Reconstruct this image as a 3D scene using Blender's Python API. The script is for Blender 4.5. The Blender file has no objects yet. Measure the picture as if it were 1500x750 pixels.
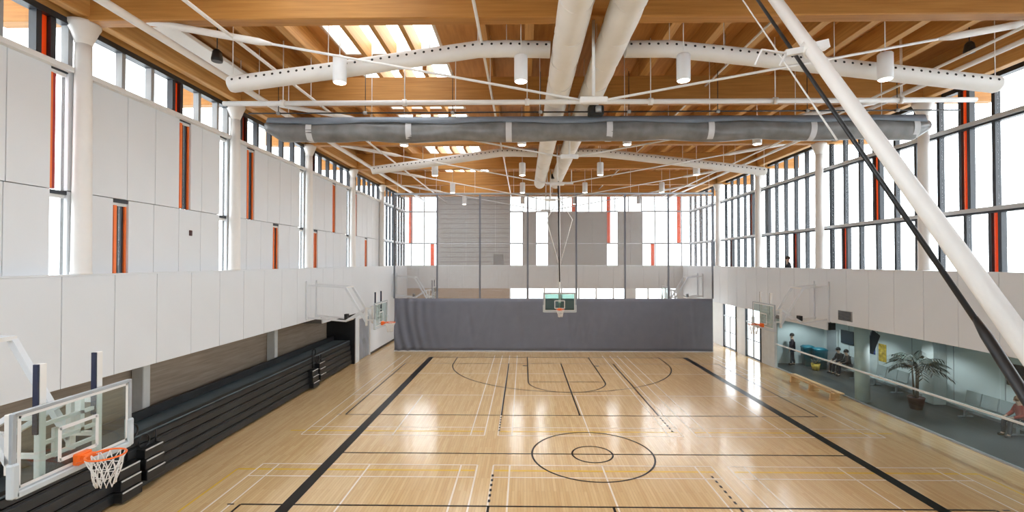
import bpy, bmesh, math, random
from mathutils import Vector, Matrix
random.seed(7)
PI = math.pi
scene = bpy.context.scene
COL = scene.collection

# ------------------------------------------------------------------ camera, sky, exposure
FPX = 692.0
CAM_H = 5.73
cam_d = bpy.data.cameras.new('camera')
cam_d.sensor_width = 36.0
cam_d.lens = 36.0 * FPX / 1500.0
cam_d.shift_x = -6.0 / 1500.0
cam_d.clip_start = 0.05
cam_d.clip_end = 600
cam = bpy.data.objects.new('camera', cam_d)
COL.objects.link(cam)
cam.location = (0, 0, CAM_H)
cam.rotation_euler = (PI / 2 + math.atan(9 / FPX), 0, math.atan(11 / FPX))
scene.camera = cam

world = bpy.data.worlds.new('overcast_sky')
scene.world = world
world.use_nodes = True
bg = world.node_tree.nodes['Background']
bg.inputs[0].default_value = (0.90, 0.955, 1.0, 1)
bg.inputs[1].default_value = 5.2

scene.view_settings.view_transform = 'Standard'
scene.view_settings.look = 'None'
scene.view_settings.exposure = 0.34
scene.view_settings.gamma = 1.0
scene.view_settings.use_curve_mapping = False

# pixel (1500x750) -> point at a given forward distance
_R = cam.rotation_euler.to_matrix()
def at(px, py, d):
    v = _R @ Vector(((px - 756.0) / FPX, -(py - 375.0) / FPX, -1.0))
    return Vector((0, 0, CAM_H)) + v * (d / v.y)

# ------------------------------------------------------------------ materials
def node_mat(name):
    m = bpy.data.materials.new(name)
    m.use_nodes = True
    return m, m.node_tree.nodes, m.node_tree.links, m.node_tree.nodes['Principled BSDF']

def plain(name, col, rough=0.5, metal=0.0, var=0.06, scale=3.0, emit=0, bump=0.0, ior=1.5):
    m, n, l, b = node_mat(name)
    tc = n.new('ShaderNodeTexCoord')
    no = n.new('ShaderNodeTexNoise'); no.inputs['Scale'].default_value = scale; no.inputs['Detail'].default_value = 4
    l.new(tc.outputs['Object'], no.inputs['Vector'])
    r = n.new('ShaderNodeValToRGB')
    a = [max(0, c * (1 - var)) for c in col]; c2 = [min(1, c * (1 + var)) for c in col]
    r.color_ramp.elements[0].position = 0.3; r.color_ramp.elements[1].position = 0.7
    r.color_ramp.elements[0].color = (*a, 1); r.color_ramp.elements[1].color = (*c2, 1)
    l.new(no.outputs['Fac'], r.inputs['Fac'])
    l.new(r.outputs['Color'], b.inputs['Base Color'])
    b.inputs['Roughness'].default_value = rough
    b.inputs['Metallic'].default_value = metal
    b.inputs['IOR'].default_value = ior
    if bump:
        bp = n.new('ShaderNodeBump'); bp.inputs['Strength'].default_value = bump
        l.new(no.outputs['Fac'], bp.inputs['Height']); l.new(bp.outputs['Normal'], b.inputs['Normal'])
    if emit:
        b.inputs['Emission Color'].default_value = (*col, 1); b.inputs['Emission Strength'].default_value = emit
    return m

def wood(name, c1, c2, axis='Y', stretch=14.0, scale=1.2, rough=0.55, coat=0.0):
    m, n, l, b = node_mat(name)
    tc = n.new('ShaderNodeTexCoord'); mp = n.new('ShaderNodeMapping')
    s = [stretch, stretch, stretch]
    s['XYZ'.index(axis)] = 0.6
    mp.inputs['Scale'].default_value = s
    l.new(tc.outputs['Object'], mp.inputs['Vector'])
    no = n.new('ShaderNodeTexNoise'); no.inputs['Scale'].default_value = scale; no.inputs['Detail'].default_value = 5
    l.new(mp.outputs['Vector'], no.inputs['Vector'])
    r = n.new('ShaderNodeValToRGB')
    r.color_ramp.elements[0].position = 0.3; r.color_ramp.elements[1].position = 0.72
    r.color_ramp.elements[0].color = (*c1, 1); r.color_ramp.elements[1].color = (*c2, 1)
    l.new(no.outputs['Fac'], r.inputs['Fac'])
    l.new(r.outputs['Color'], b.inputs['Base Color'])
    b.inputs['Roughness'].default_value = rough
    return m

def floor_mat():
    m, n, l, b = node_mat('maple_floor')
    tc = n.new('ShaderNodeTexCoord'); mp = n.new('ShaderNodeMapping')
    mp.inputs['Rotation'].default_value = (0, 0, PI / 2)
    l.new(tc.outputs['Object'], mp.inputs['Vector'])
    br = n.new('ShaderNodeTexBrick')
    br.inputs['Scale'].default_value = 1.0
    br.inputs['Brick Width'].default_value = 1.4
    br.inputs['Row Height'].default_value = 0.075
    br.inputs['Mortar Size'].default_value = 0.0015
    br.inputs['Color1'].default_value = (0.73, 0.53, 0.285, 1)
    br.inputs['Color2'].default_value = (0.64, 0.435, 0.215, 1)
    br.inputs['Mortar'].default_value = (0.36, 0.22, 0.11, 1)
    br.inputs['Bias'].default_value = -0.15
    l.new(mp.outputs['Vector'], br.inputs['Vector'])
    mp2 = n.new('ShaderNodeMapping'); mp2.inputs['Scale'].default_value = (9, 0.7, 1)
    l.new(tc.outputs['Object'], mp2.inputs['Vector'])
    no = n.new('ShaderNodeTexNoise'); no.inputs['Scale'].default_value = 1.6; no.inputs['Detail'].default_value = 6
    l.new(mp2.outputs['Vector'], no.inputs['Vector'])
    mx = n.new('ShaderNodeMixRGB'); mx.blend_type = 'MULTIPLY'; mx.inputs['Fac'].default_value = 0.35
    rr = n.new('ShaderNodeValToRGB')
    rr.color_ramp.elements[0].position = 0.35; rr.color_ramp.elements[0].color = (0.78, 0.72, 0.66, 1)
    rr.color_ramp.elements[1].position = 0.65; rr.color_ramp.elements[1].color = (1, 1, 1, 1)
    l.new(no.outputs['Fac'], rr.inputs['Fac'])
    l.new(br.outputs['Color'], mx.inputs['Color1']); l.new(rr.outputs['Color'], mx.inputs['Color2'])
    l.new(mx.outputs['Color'], b.inputs['Base Color'])
    b.inputs['Roughness'].default_value = 0.15
    b.inputs['IOR'].default_value = 1.85
    return m

def thin_glass(name, tint=(1, 1, 1), gloss=0.07):
    m = bpy.data.materials.new(name); m.use_nodes = True
    n = m.node_tree.nodes; l = m.node_tree.links
    n.remove(n['Principled BSDF'])
    t = n.new('ShaderNodeBsdfTransparent'); t.inputs[0].default_value = (*tint, 1)
    g = n.new('ShaderNodeBsdfGlossy'); g.inputs['Roughness'].default_value = 0.02
    x = n.new('ShaderNodeMixShader'); x.inputs[0].default_value = gloss
    l.new(t.outputs[0], x.inputs[1]); l.new(g.outputs[0], x.inputs[2])
    l.new(x.outputs[0], n['Material Output'].inputs[0])
    return m

def mesh_mat(name, col, cover):
    m = bpy.data.materials.new(name); m.use_nodes = True
    n = m.node_tree.nodes; l = m.node_tree.links
    n.remove(n['Principled BSDF'])
    t = n.new('ShaderNodeBsdfTransparent')
    g = n.new('ShaderNodeBsdfDiffuse'); g.inputs[0].default_value = (*col, 1)
    x = n.new('ShaderNodeMixShader'); x.inputs[0].default_value = cover
    l.new(t.outputs[0], x.inputs[1]); l.new(g.outputs[0], x.inputs[2])
    l.new(x.outputs[0], n['Material Output'].inputs[0])
    return m

M = {}
M['floor'] = floor_mat()
M['panel'] = plain('warm_white_panel', (0.745, 0.78, 0.82), 0.45, var=0.015, scale=0.6)
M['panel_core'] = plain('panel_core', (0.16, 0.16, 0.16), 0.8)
M['white_paint'] = plain('white_paint', (0.80, 0.80, 0.79), 0.4, var=0.015)
M['white_steel'] = plain('white_steel', (0.82, 0.81, 0.79), 0.35, var=0.02)
M['frame'] = plain('dark_window_frame', (0.022, 0.027, 0.036), 0.4, var=0.1)
M['grey_frame'] = plain('grey_rail', (0.34, 0.35, 0.36), 0.4, var=0.05)
M['rail_light'] = plain('pale_grey_rail', (0.56, 0.58, 0.60), 0.4, var=0.03)
M['orange'] = plain('orange_paint', (0.95, 0.20, 0.035), 0.45, var=0.06)
def translucent(name, col):
    m, n, l, b = node_mat(name)
    b.inputs['Base Color'].default_value = (*col, 1); b.inputs['Roughness'].default_value = .4
    t = n.new('ShaderNodeBsdfTranslucent'); t.inputs[0].default_value = (*col, 1)
    x = n.new('ShaderNodeMixShader'); x.inputs[0].default_value = .3
    l.new(b.outputs[0], x.inputs[1]); l.new(t.outputs[0], x.inputs[2]); l.new(x.outputs[0], n['Material Output'].inputs[0])
    return m
M['orange_panel'] = translucent('orange_panel', (0.95, 0.16, 0.02))
M['red'] = plain('deep_red_paint', (0.36, 0.025, 0.02), 0.45, var=0.08)
M['glass'] = thin_glass('clear_glass', (0.97, 0.98, 0.98), 0.07)
M['teal_glass'] = thin_glass('teal_glass', (0.86, 0.935, 0.935), 0.05)
M['orange_glass'] = plain('orange_glass', (0.9, 0.17, 0.02), 0.3)
M['glulam'] = wood('glulam_x', (0.40, 0.175, 0.035), (0.55, 0.265, 0.062), 'X')  # girder brown kept darker than glulam_y: backlit shade put into the colour
M['glulam_y'] = wood('glulam_y', (0.52, 0.265, 0.075), (0.70, 0.40, 0.135), 'Y')
M['deck'] = wood('timber_deck', (0.46, 0.215, 0.06), (0.62, 0.32, 0.105), 'Y', 8)
M['recess'] = wood('recess_wall', (0.26, 0.205, 0.155), (0.37, 0.30, 0.235), 'Y', 10, 1.5)
M['black'] = plain('black_paint', (0.012, 0.013, 0.015), 0.4, var=0.2)
M['bleach'] = plain('bleacher_vinyl', (0.018, 0.021, 0.024), 0.42, var=0.25, scale=2)
M['bleach_top'] = plain('bleacher_deck', (0.07, 0.10, 0.118), 0.4, var=0.2, scale=2)
M['line_black'] = plain('black_court_paint', (0.006, 0.005, 0.005), 0.3, var=0.1, ior=1.3)
M['line_white'] = plain('white_court_paint', (0.82, 0.74, 0.63), 0.2, var=0.03)
M['line_yellow'] = plain('yellow_court_paint', (0.72, 0.46, 0.07), 0.2, var=0.05)
M['vinyl'] = plain('grey_vinyl', (0.175, 0.19, 0.245), 0.45, var=0.05, scale=1.5)
M['roll'] = plain('rolled_grey_vinyl', (0.19, 0.188, 0.186), 0.28, var=0.25, scale=2.5)
M['roll_top'] = plain('blue_grey_vinyl', (0.19, 0.22, 0.265), 0.4, var=0.1)
M['strap'] = plain('pale_strap', (0.62, 0.62, 0.63), 0.5)
M['mesh'] = mesh_mat('curtain_mesh', (0.46, 0.46, 0.48), 0.24)
M['seam'] = plain('curtain_seam', (0.17, 0.18, 0.21), 0.5)
M['fabric'] = plain('duct_fabric', (0.84, 0.82, 0.78), 0.6, var=0.03, scale=1.5)
M['duct'] = plain('duct_white', (0.80, 0.79, 0.765), 0.5, var=0.02)
M['hole'] = plain('hole_dark', (0.02, 0.018, 0.016), 0.7)
M['lamp'] = plain('lamp_white', (0.80, 0.81, 0.82), 0.4, var=0.01)
M['lamp_glow'] = plain('lamp_glow', (1.0, 0.93, 0.82), 0.5, emit=9)
M['lobby_fill_glow'] = plain('lobby_fill_glow', (0.95, 0.97, 1.0), 0.5, emit=1.2)  # glow of the added lobby fill lights
M['rim'] = plain('rim_orange', (0.92, 0.16, 0.015), 0.35)
M['net'] = plain('net_cord', (0.82, 0.80, 0.78), 0.8)
M['navy'] = plain('navy_post', (0.02, 0.025, 0.06), 0.4)
M['alu'] = plain('aluminium', (0.42, 0.46, 0.50), 0.3, 0.3)
M['pad'] = plain('grey_pad', (0.55, 0.60, 0.63), 0.6)
M['board_glass'] = thin_glass('backboard_glass', (0.86, 0.92, 0.91), 0.08)
M['board_green'] = thin_glass('backboard_green_glass', (0.52, 0.68, 0.63), 0.08)
M['conc'] = plain('pale_concrete', (0.64, 0.655, 0.645), 0.7, var=0.05, scale=4, bump=0.05)
M['lobby_floor'] = plain('charcoal_lobby_floor', (0.05, 0.054, 0.056), 0.4, var=0.15, scale=1)
M['lobby_wall'] = plain('lobby_wall', (0.66, 0.70, 0.70), 0.5, var=0.02)
M['ground'] = plain('pale_paving', (0.62, 0.62, 0.61), 0.8, var=0.05, scale=0.4)
M['far_panel'] = plain('grey_far_panel', (0.44, 0.42, 0.405), 0.6, var=0.02)
M['far_band'] = plain('pale_far_band', (0.66, 0.65, 0.64), 0.6, var=0.02)
M['far_line'] = plain('groove_grey', (0.19, 0.18, 0.175), 0.6)
M['tan'] = wood('tan_wood', (0.40, 0.27, 0.17), (0.50, 0.36, 0.24), 'X')
M['bench_wood'] = wood('bench_pine', (0.66, 0.43, 0.20), (0.78, 0.55, 0.29), 'Y')
M['door_grey'] = plain('door_grey', (0.36, 0.40, 0.47), 0.4, 0.2, var=0.12, scale=2)
M['screen'] = plain('dark_screen', (0.012, 0.02, 0.032), 0.25)
M['teal'] = plain('teal_plastic', (0.01, 0.16, 0.22), 0.4)
M['yellow'] = plain('yellow_poster', (0.55, 0.36, 0.05), 0.6, var=0.5, scale=6)
M['blue'] = plain('blue_poster', (0.03, 0.07, 0.26), 0.6, var=0.3, scale=6)
M['leaf'] = plain('palm_leaf', (0.014, 0.026, 0.017), 0.7, var=0.4, scale=5)
M['trunk'] = plain('palm_trunk', (0.12, 0.10, 0.075), 0.8, var=0.3, scale=14)
M['pot'] = plain('dark_red_pot', (0.07, 0.025, 0.025), 0.5)
M['seat_grey'] = plain('grey_seat', (0.30, 0.33, 0.33), 0.5)
M['skin'] = plain('skin', (0.52, 0.33, 0.24), 0.6, var=0.05)
M['hair'] = plain('dark_hair', (0.015, 0.012, 0.01), 0.6)
M['hair_brown'] = plain('brown_hair', (0.09, 0.045, 0.02), 0.6)
M['coat'] = plain('black_coat', (0.012, 0.013, 0.016), 0.8)
M['plum'] = plain('plum_coat', (0.035, 0.02, 0.03), 0.8)
M['redshirt'] = plain('red_shirt', (0.25, 0.035, 0.022), 0.8)
M['jeans'] = plain('dark_trousers', (0.018, 0.022, 0.035), 0.85)
M['shoe'] = plain('black_shoe', (0.01, 0.01, 0.01), 0.5)

# ------------------------------------------------------------------ mesh builder
class MB:
    def __init__(s): s.v = []; s.f = []; s.sm = []
    def add(s, vs, fs, smooth=False):
        o = len(s.v); s.v += [tuple(v) for v in vs]
        s.f += [tuple(i + o for i in f) for f in fs]; s.sm += [smooth] * len(fs); return s
    def box(s, x0, x1, y0, y1, z0, z1):
        return s.add([(x0,y0,z0),(x1,y0,z0),(x1,y1,z0),(x0,y1,z0),(x0,y0,z1),(x1,y0,z1),(x1,y1,z1),(x0,y1,z1)],
                     [(0,3,2,1),(4,5,6,7),(0,1,5,4),(1,2,6,5),(2,3,7,6),(3,0,4,7)])
    def bbox(s, x0, x1, y0, y1, z0, z1, b=0.01):     # box with bevelled long edges on all sides
        bm = bmesh.new(); bmesh.ops.create_cube(bm, size=1)
        for v in bm.verts: v.co = Vector(((x0+x1)/2 + v.co.x*(x1-x0), (y0+y1)/2 + v.co.y*(y1-y0), (z0+z1)/2 + v.co.z*(z1-z0)))
        bmesh.ops.bevel(bm, geom=bm.edges[:], offset=b, segments=1, affect='EDGES')
        bm.verts.index_update()
        s.add([v.co for v in bm.verts], [[v.index for v in f.verts] for f in bm.faces]); bm.free(); return s
    def bar(s, a, b, w, h, up=(0, 0, 1)):
        a = Vector(a); b = Vector(b); d = (b - a).normalized(); u = Vector(up)
        x = d.cross(u)
        if x.length < 1e-4: x = d.cross(Vector((1, 0, 0)))
        x.normalize(); y = x.cross(d).normalized()
        vs = [p + x*i*w/2 + y*j*h/2 for p in (a, b) for i, j in ((-1,-1),(1,-1),(1,1),(-1,1))]
        return s.add(vs, [(0,1,2,3),(7,6,5,4),(0,4,5,1),(1,5,6,2),(2,6,7,3),(3,7,4,0)])
    def tube(s, pts, r, n=10, cap=True, closed=False):
        pts = [Vector(p) for p in pts]; k = len(pts)
        rs = r if isinstance(r, (list, tuple)) else [r] * k
        rings = []; prev = None
        for i, p in enumerate(pts):
            if closed: d = (pts[(i+1) % k] - pts[i-1])
            else: d = (pts[min(i+1, k-1)] - pts[max(i-1, 0)])
            d.normalize()
            if prev is None:
                u = Vector((0, 0, 1)) if abs(d.z) < 0.9 else Vector((1, 0, 0))
                x = d.cross(u).normalized()
            else:
                x = (prev - d * prev.dot(d)).normalized()
            prev = x; y = d.cross(x)
            rings.append([p + (x*math.cos(2*PI*j/n) + y*math.sin(2*PI*j/n)) * rs[i] for j in range(n)])
        vs = [v for ring in rings for v in ring]; fs = []
        for i in range(k if closed else k - 1):
            i2 = (i + 1) % k
            for j in range(n):
                fs.append((i*n+j, i*n+(j+1) % n, i2*n+(j+1) % n, i2*n+j))
        s.add(vs, fs, True)
        if cap and not closed:
            o = len(s.v) - len(vs)
            s.f.append(tuple(o + j for j in range(n))[::-1]); s.sm.append(False)
            s.f.append(tuple(o + (k-1)*n + j for j in range(n))); s.sm.append(False)
        return s
    def lathe(s, prof, c=(0, 0, 0), n=20):
        vs = []; fs = []
        for r, z in prof:
            for j in range(n): vs.append((c[0]+r*math.cos(2*PI*j/n), c[1]+r*math.sin(2*PI*j/n), c[2]+z))
        for i in range(len(prof) - 1):
            for j in range(n): fs.append((i*n+j, i*n+(j+1) % n, (i+1)*n+(j+1) % n, (i+1)*n+j))
        s.add(vs, fs, True)
        o = len(s.v) - len(vs)
        s.f.append(tuple(o+j for j in range(n))[::-1]); s.sm.append(False)
        s.f.append(tuple(o+(len(prof)-1)*n+j for j in range(n))); s.sm.append(False)
        return s
    def mesh(s, name, mat):
        me = bpy.data.meshes.new(name); me.from_pydata(s.v, [], s.f); me.materials.append(mat)
        me.polygons.foreach_set('use_smooth', s.sm); me.update(); return me
    def build(s, name, mat, parent=None, loc=None):
        o = bpy.data.objects.new(name, s.mesh(name, mat)); COL.objects.link(o)
        if parent: o.parent = parent
        if loc is not None: o.location = loc
        return o

def tag(o, label=None, cat=None, group=None, kind=None):
    if label: o['label'] = label
    if cat: o['category'] = cat
    if group: o['group'] = group
    if kind: o['kind'] = kind
    return o
def empty(name, loc=(0, 0, 0), rz=0):
    o = bpy.data.objects.new(name, None); COL.objects.link(o); o.location = loc; o.rotation_euler.z = rz
    o.empty_display_size = 0.1
    return o
def thing(name, label, cat, loc=(0, 0, 0), rz=0, group=None): return tag(empty(name, loc, rz), label, cat, group)
def inst(name, mesh, parent=None, loc=(0, 0, 0)):
    o = bpy.data.objects.new(name, mesh); COL.objects.link(o); o.location = loc
    if parent: o.parent = parent
    return o
def copy_tree(o, parent=None):
    c = o.copy(); COL.objects.link(c); c.parent = parent
    for ch in [k for k in ALLCH(o)]: copy_tree(ch, c)
    return c
def ALLCH(o): return [k for k in bpy.data.objects if k.parent == o]
_cache = {}
def box_part(name, x0, x1, y0, y1, z0, z1, mat, parent, bevel=0.0):
    """a box as its own object; alike sizes share one mesh"""
    key = (round(x1-x0, 3), round(y1-y0, 3), round(z1-z0, 3), mat.name, bevel)
    if key not in _cache:
        hx, hy, hz = (x1-x0)/2, (y1-y0)/2, (z1-z0)/2
        m = MB()
        if bevel: m.bbox(-hx, hx, -hy, hy, -hz, hz, bevel)
        else: m.box(-hx, hx, -hy, hy, -hz, hz)
        _cache[key] = m.mesh(name, mat)
    o = inst(name, _cache[key], parent)
    o.location = ((x0+x1)/2, (y0+y1)/2, (z0+z1)/2)
    return o

# ------------------------------------------------------------------ layout
ROW0, BAY = 10.1, 5.42
ROWS = [ROW0 + BAY * k for k in range(-2, 6)]     # -0.74 ... 37.2
XL, XR = -9.75, 13.55          # upper wall planes
XLF, XRF = -9.5, 12.85         # balcony fascia planes
Y0, Y1 = -4.0, 38.5
ZL, ZM, ZC, ZT = 5.43, 7.25, 9.85, 10.8
X0 = 2.05                      # court centre

# ------------------------------------------------------------------ ground and floors
tag(MB().box(-90, 90, -60, 130, -0.5, -0.12).build('ground', M['ground']), kind='structure')
floor = tag(MB().box(-11.3, 13.7, Y0, Y1 + .3, -0.1, 0).build('floor', M['floor']), kind='structure')
tag(MB().box(13.7, 17.3, Y0, 27.3, -0.1, 0.0).build('floor_lobby', M['lobby_floor']), kind='structure')

def ribbon(pts, w, z, mat, name='court_line'):
    pts = [Vector((p[0], p[1], 0)) for p in pts]; vs = []; fs = []
    for i, p in enumerate(pts):
        a = pts[max(i-1, 0)]; b = pts[min(i+1, len(pts)-1)]
        d = (b - a).normalized(); nn = Vector((-d.y, d.x, 0)) * w / 2
        vs += [(p.x+nn.x, p.y+nn.y, z), (p.x-nn.x, p.y-nn.y, z)]
    for i in range(len(pts)-1): fs.append((2*i, 2*i+1, 2*i+3, 2*i+2))
    m = MB(); m.add(vs, fs)
    return m.build(name, mat, floor)
def line(x0, y0, x1, y1, w, mat, z): return ribbon([(x0, y0), (x1, y1)], w, z, mat)
def arc(cx, cy, r, a0, a1, w, mat, z, n=64):
    return ribbon([(cx + r*math.cos(a0+(a1-a0)*i/n), cy + r*math.sin(a0+(a1-a0)*i/n)) for i in range(n+1)], w, z, mat)
LB, LW, LY = M['line_black'], M['line_white'], M['line_yellow']
za, zb, zc = 0.002, 0.003, 0.004
DF, DH = 28.5, 14.2
# badminton courts: three abreast, two deep
for yb, sg in ((15.67, 1), (13.4, -1)):
    yend = yb + sg * 13.4
    if sg < 0: yend = 0.0
    for xa in (-7.4, -0.85, 5.7):
        xb = xa + 6.1
        for x in (xa, xb, xa + .46, xb - .46): line(x, yb, x, yend, 0.045, LW, zb)
        line(xa, yb, xb, yb, 0.045, LW, zb)
        line(xa, yb + sg*.76, xb, yb + sg*.76, 0.045, LW, zb)
        line(xa, yb + sg*4.72, xb, yb + sg*4.72, 0.045, LW, zb)
        line((xa+xb)/2, yb, (xa+xb)/2, yb + sg*4.72, 0.045, LW, zb)
        if sg > 0:
            line(xa, yb + 8.68, xb, yb + 8.68, 0.045, LW, zb)
# yellow courts
for xa, xb in ((-7.93, -1.35), (-.8, 5.2), (5.75, 12.3)):
    line(xa, 13.05, xb, 13.05, 0.09, LY, za)
    line(xa, 16.05, xb, 16.05, 0.09, LY, za)
line(-7.93, 13.05, -7.93, 0, 0.06, LY, za); line(12.3, 13.05, 12.3, 0, 0.06, LY, za)
# main basketball court
line(X0-7.62, Y0, X0-7.62, DF, 0.30, LB, zc-.0005); line(X0+7.62, Y0, X0+7.62, DF, 0.30, LB, zc-.0005)
line(X0-7.7, DF, X0+7.7, DF, 0.09, LB, zc)
line(X0-7.5, DH, X0+7.5, DH, 0.055, LB, zc)
arc(X0, DH, 1.8, 0, 2*PI, 0.055, LB, zc+.0005); arc(X0, DH, 0.6, 0, 2*PI, 0.055, LB, zc+.0005, 40)
yb = DF - 1.57
ribbon([(X0-6.02, DF)] + [(X0 + 6.02*math.cos(PI + PI*i/60), yb + 6.02*math.sin(PI + PI*i/60)) for i in range(61)] + [(X0+6.02, DF)], 0.055, zc, LB)
for sx in (-1.83, 1.83): line(X0+sx, DF, X0+sx, DF-5.8, 0.06, LB, zc+.001)
line(X0-1.83, DF-5.8, X0+1.83, DF-5.8, 0.05, LB, zc+.001)
arc(X0, DF-5.8, 1.83, PI, 2*PI, 0.055, LB, zc+.0015)
for sx in (-1.98, 1.98): line(X0+sx-.12, DF-2.3, X0+sx+.12, DF-2.3, 0.2, LB, zc)
# two cross-wise volleyball courts
XV = 2.1
for yn, yf in ((17.75, 26.75), (11.15, 2.1)):
    for x in (-8.8, 8.8): line(XV+x, yn, XV+x, yf, 0.055, LB, zc)
    line(XV-8.8, yn, XV+8.8, yn, 0.055, LB, zc); line(XV-8.8, yf, XV+8.8, yf, 0.05, LB, zc)
    for x in (-2.93, 0, 2.93): line(XV+x, yn, XV+x, yf, 0.06, LB, zc)
    sg = -1 if yn > 15 else 1
    for x in (-2.93, 2.93):
        for k in range(6):
            y = yn + sg * (0.18 + k * 0.27)
            line(XV+x, y, XV+x, y + sg*.13, 0.06, LB, zc)
    for sx in (-1, 1):
        line(XV+sx*8.95, yn, XV+sx*9.12, yn, 0.05, LB, zc)

# ------------------------------------------------------------------ wall_left
wall_left = tag(empty('wall_left'), kind='structure')
wn = [0]
def window(loc=(0, 0, 0)):
    wn[0] += 1
    return tag(empty('window_%d' % wn[0], loc), kind='structure')
core = MB()
fin_side = []
def wall_run(y0, y1, z0, z1, joints, slots, kinds):
    """panels between slots on the left wall; slots are (ya, yb)"""
    cuts = sorted([y0, y1] + joints + [e for s in slots for e in s])
    for a, b in zip(cuts[:-1], cuts[1:]):
        if b - a < 0.02: continue
        if any(abs(a - s[0]) < 1e-6 for s in slots): continue
        core.box(-9.90, -9.84, a, b, z0, z1)
        box_part('wall_panel', -9.84, XL, a + .006, b - .006, z0 + .008, z1 - .008, M['panel'], wall_left, 0.006)
    for (a, b), k in zip(slots, kinds):
        w = window()
        top = z1 - .16
        if k == 'o':
            box_part('trim_strip', -9.95, -9.735, a + .004, a + .08, z0 + .02, top, M['orange'], w)
            box_part('dark_panel', -9.95, -9.85, a + .08, b - .18, z0 + .02, top, M['black'], w)
            box_part('pane', -9.87, -9.86, b - .18, b - .09, z0 + .02, top, M['glass'], w)
            box_part('mullion', -9.95, -9.84, b - .10, b - .05, z0 + .02, top, M['frame'], w)
            box_part('trim_strip', -9.95, -9.80, b - .05, b - .004, z0 + .02, top, M['orange'], w)
        else:
            box_part('trim_strip', -9.95, -9.80, a + .004, a + (.03 if k == 'w' else .08), z0 + .02, top, M['orange'] if k == 'm' else M['frame'], w)
            if k == 'm': box_part('trim_strip', -9.95, -9.82, a + .08, a + .16, z0 + .02, top, M['red'], w)
            box_part('pane', -9.84, -9.83, a + .03, b, z0 + .02, top, M['glass'], w)
        box_part('head_panel', -9.95, -9.80, a, b, z1 - .16, z1 - .09, M['white_paint'], w)
        box_part('head_cap', -9.95, -9.76, a, b, z1 - .09, z1 - .01, M['frame'], w)
for bi in range(-1, 4):
    r = ROW0 + BAY * bi
    ya, yb_ = r + .18, r + BAY + .18
    if bi in (-2, -1, 0):
        lo_s = [(r+.96, r+1.39), (r+4.88, r+5.24)]; lo_j = [r+2.19, r+3.1, r+4.0]; lk = 'ow'
        hi_s = [(r+3.1, r+3.55), (r+4.88, r+5.24)]; hi_j = [r+1.35, r+2.23, r+4.04]; hk = 'ow'
        if bi == -1: hk = 'om'
    elif bi == 1:
        lo_s = [(r+2.7, r+3.12), (r+4.88, r+5.24)]; lo_j = [r+.95, r+1.85, r+4.0]; lk = 'ow'
        hi_s = [(r+.94, r+1.41), (r+4.88, r+5.24)]; hi_j = [r+2.3, r+3.2, r+4.1]; hk = 'ow'
    elif bi == 2:
        lo_s = [(r+.85, r+1.25), (r+4.88, r+5.24)]; lo_j = [r+2.2, r+3.1, r+4.0]; lk = 'ow'
        hi_s = [(r+3.0, r+3.4), (r+4.88, r+5.24)]; hi_j = [r+1.0, r+2.0, r+4.2]; hk = 'ow'
    else:
        lo_s = [(r+2.5, r+2.95)]; lo_j = [r+.9, r+1.7, r+3.9, r+4.6]; lk = 'o'
        hi_s = [(r+.7, r+1.1)]; hi_j = [r+2.0, r+2.9, r+3.8, r+4.6]; hk = 'o'
    wall_run(ya, yb_, ZL, ZM, lo_j, lo_s, lk)
    wall_run(ya, yb_, ZM, ZC, hi_j, hi_s, hk)
    # clerestory strip
    w = window()
    ms = [r+.25, r+1.2, r+2.1, r+3.0, r+3.9, r+4.75, r+BAY-.15]
    if bi >= 1: ms = [r+.25, r+.75, r+1.6, r+2.5, r+3.4, r+4.3, r+BAY-.15]
    for k, y in enumerate(ms):
        if (k == 3 and bi == 0) or (k == 5 and bi == -1) or (k == 1 and bi >= 1):
            box_part('mullion', -9.9, -9.74, y - .2, y - .09, ZC, ZT, M['frame'], w)
            box_part('mullion', -9.9, -9.74, y + .09, y + .2, ZC, ZT, M['frame'], w)
            box_part('orange_strip', -9.84, -9.83, y - .09, y + .09, ZC, ZT, M['orange_panel'], w)
        else:
            box_part('mullion', -9.9, -9.74, y - .055, y + .055, ZC, ZT, M['grey_frame'] if bi < 1 else M['frame'], w)
    for a, b in zip(ms[:-1], ms[1:]):
        box_part('pane', -9.86, -9.85, a + .04, b - .04, ZC, ZT, M['glass'], w)
    box_part('head_rail', -9.92, -9.70, r + .1, r + BAY + .1, ZT, ZT + .13, M['frame'], w)
    box_part('sill', -9.95, -9.62, r + .18, r + BAY - .18, ZC - .06, ZC + .05, M['white_paint'], w)
# far left end is all glass, three tiers
def glazed_bay(x, y0, y1, nm, tiers, sgn, orange=(), col='frame'):
    """window wall in the plane x; sgn is the room side"""
    w = window(); t = 0.06
    step = (y1 - y0) / nm
    for ti in range(len(tiers) - 1):
        z0, z1 = tiers[ti], tiers[ti+1]
        for k in range(nm + 1):
            y = y0 + step * k
            if (ti, k) in orange:
                box_part('mullion', x - .08, x + .08, y - .19, y - .09, z0, z1, M['frame'], w)
                box_part('mullion', x - .08, x + .08, y + .09, y + .19, z0, z1, M['frame'], w)
                box_part('orange_strip', x - .006, x + .006, y - .09, y + .09, z0, z1, M['orange_panel'], w)
            else:
                box_part('mullion', x - .08, x + .08, y - .05, y + .05, z0, z1, M['frame'], w)
            if k < nm: box_part('pane', x - .006, x + .006, y + .05, y + step - .05, z0, z1, M['glass'], w)
    for z in tiers[1:-1]:
        box_part('transom', min(x, x + sgn*.17), max(x, x + sgn*.17), y0, y1, z - .04, z + .075, M['rail_light'], w)
        box_part('transom', x - .085, x + .085, y0, y1, z - .1, z - .04, M['frame'], w)
    box_part('head_rail', x - .1, x + .1, y0, y1, tiers[-1], tiers[-1] + .14, M['frame'], w)
    return w
glazed_bay(-9.8, ROWS[6] + .18, Y1, 8, [ZL, ZM, ZC, ZT + .1], 1)
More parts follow.
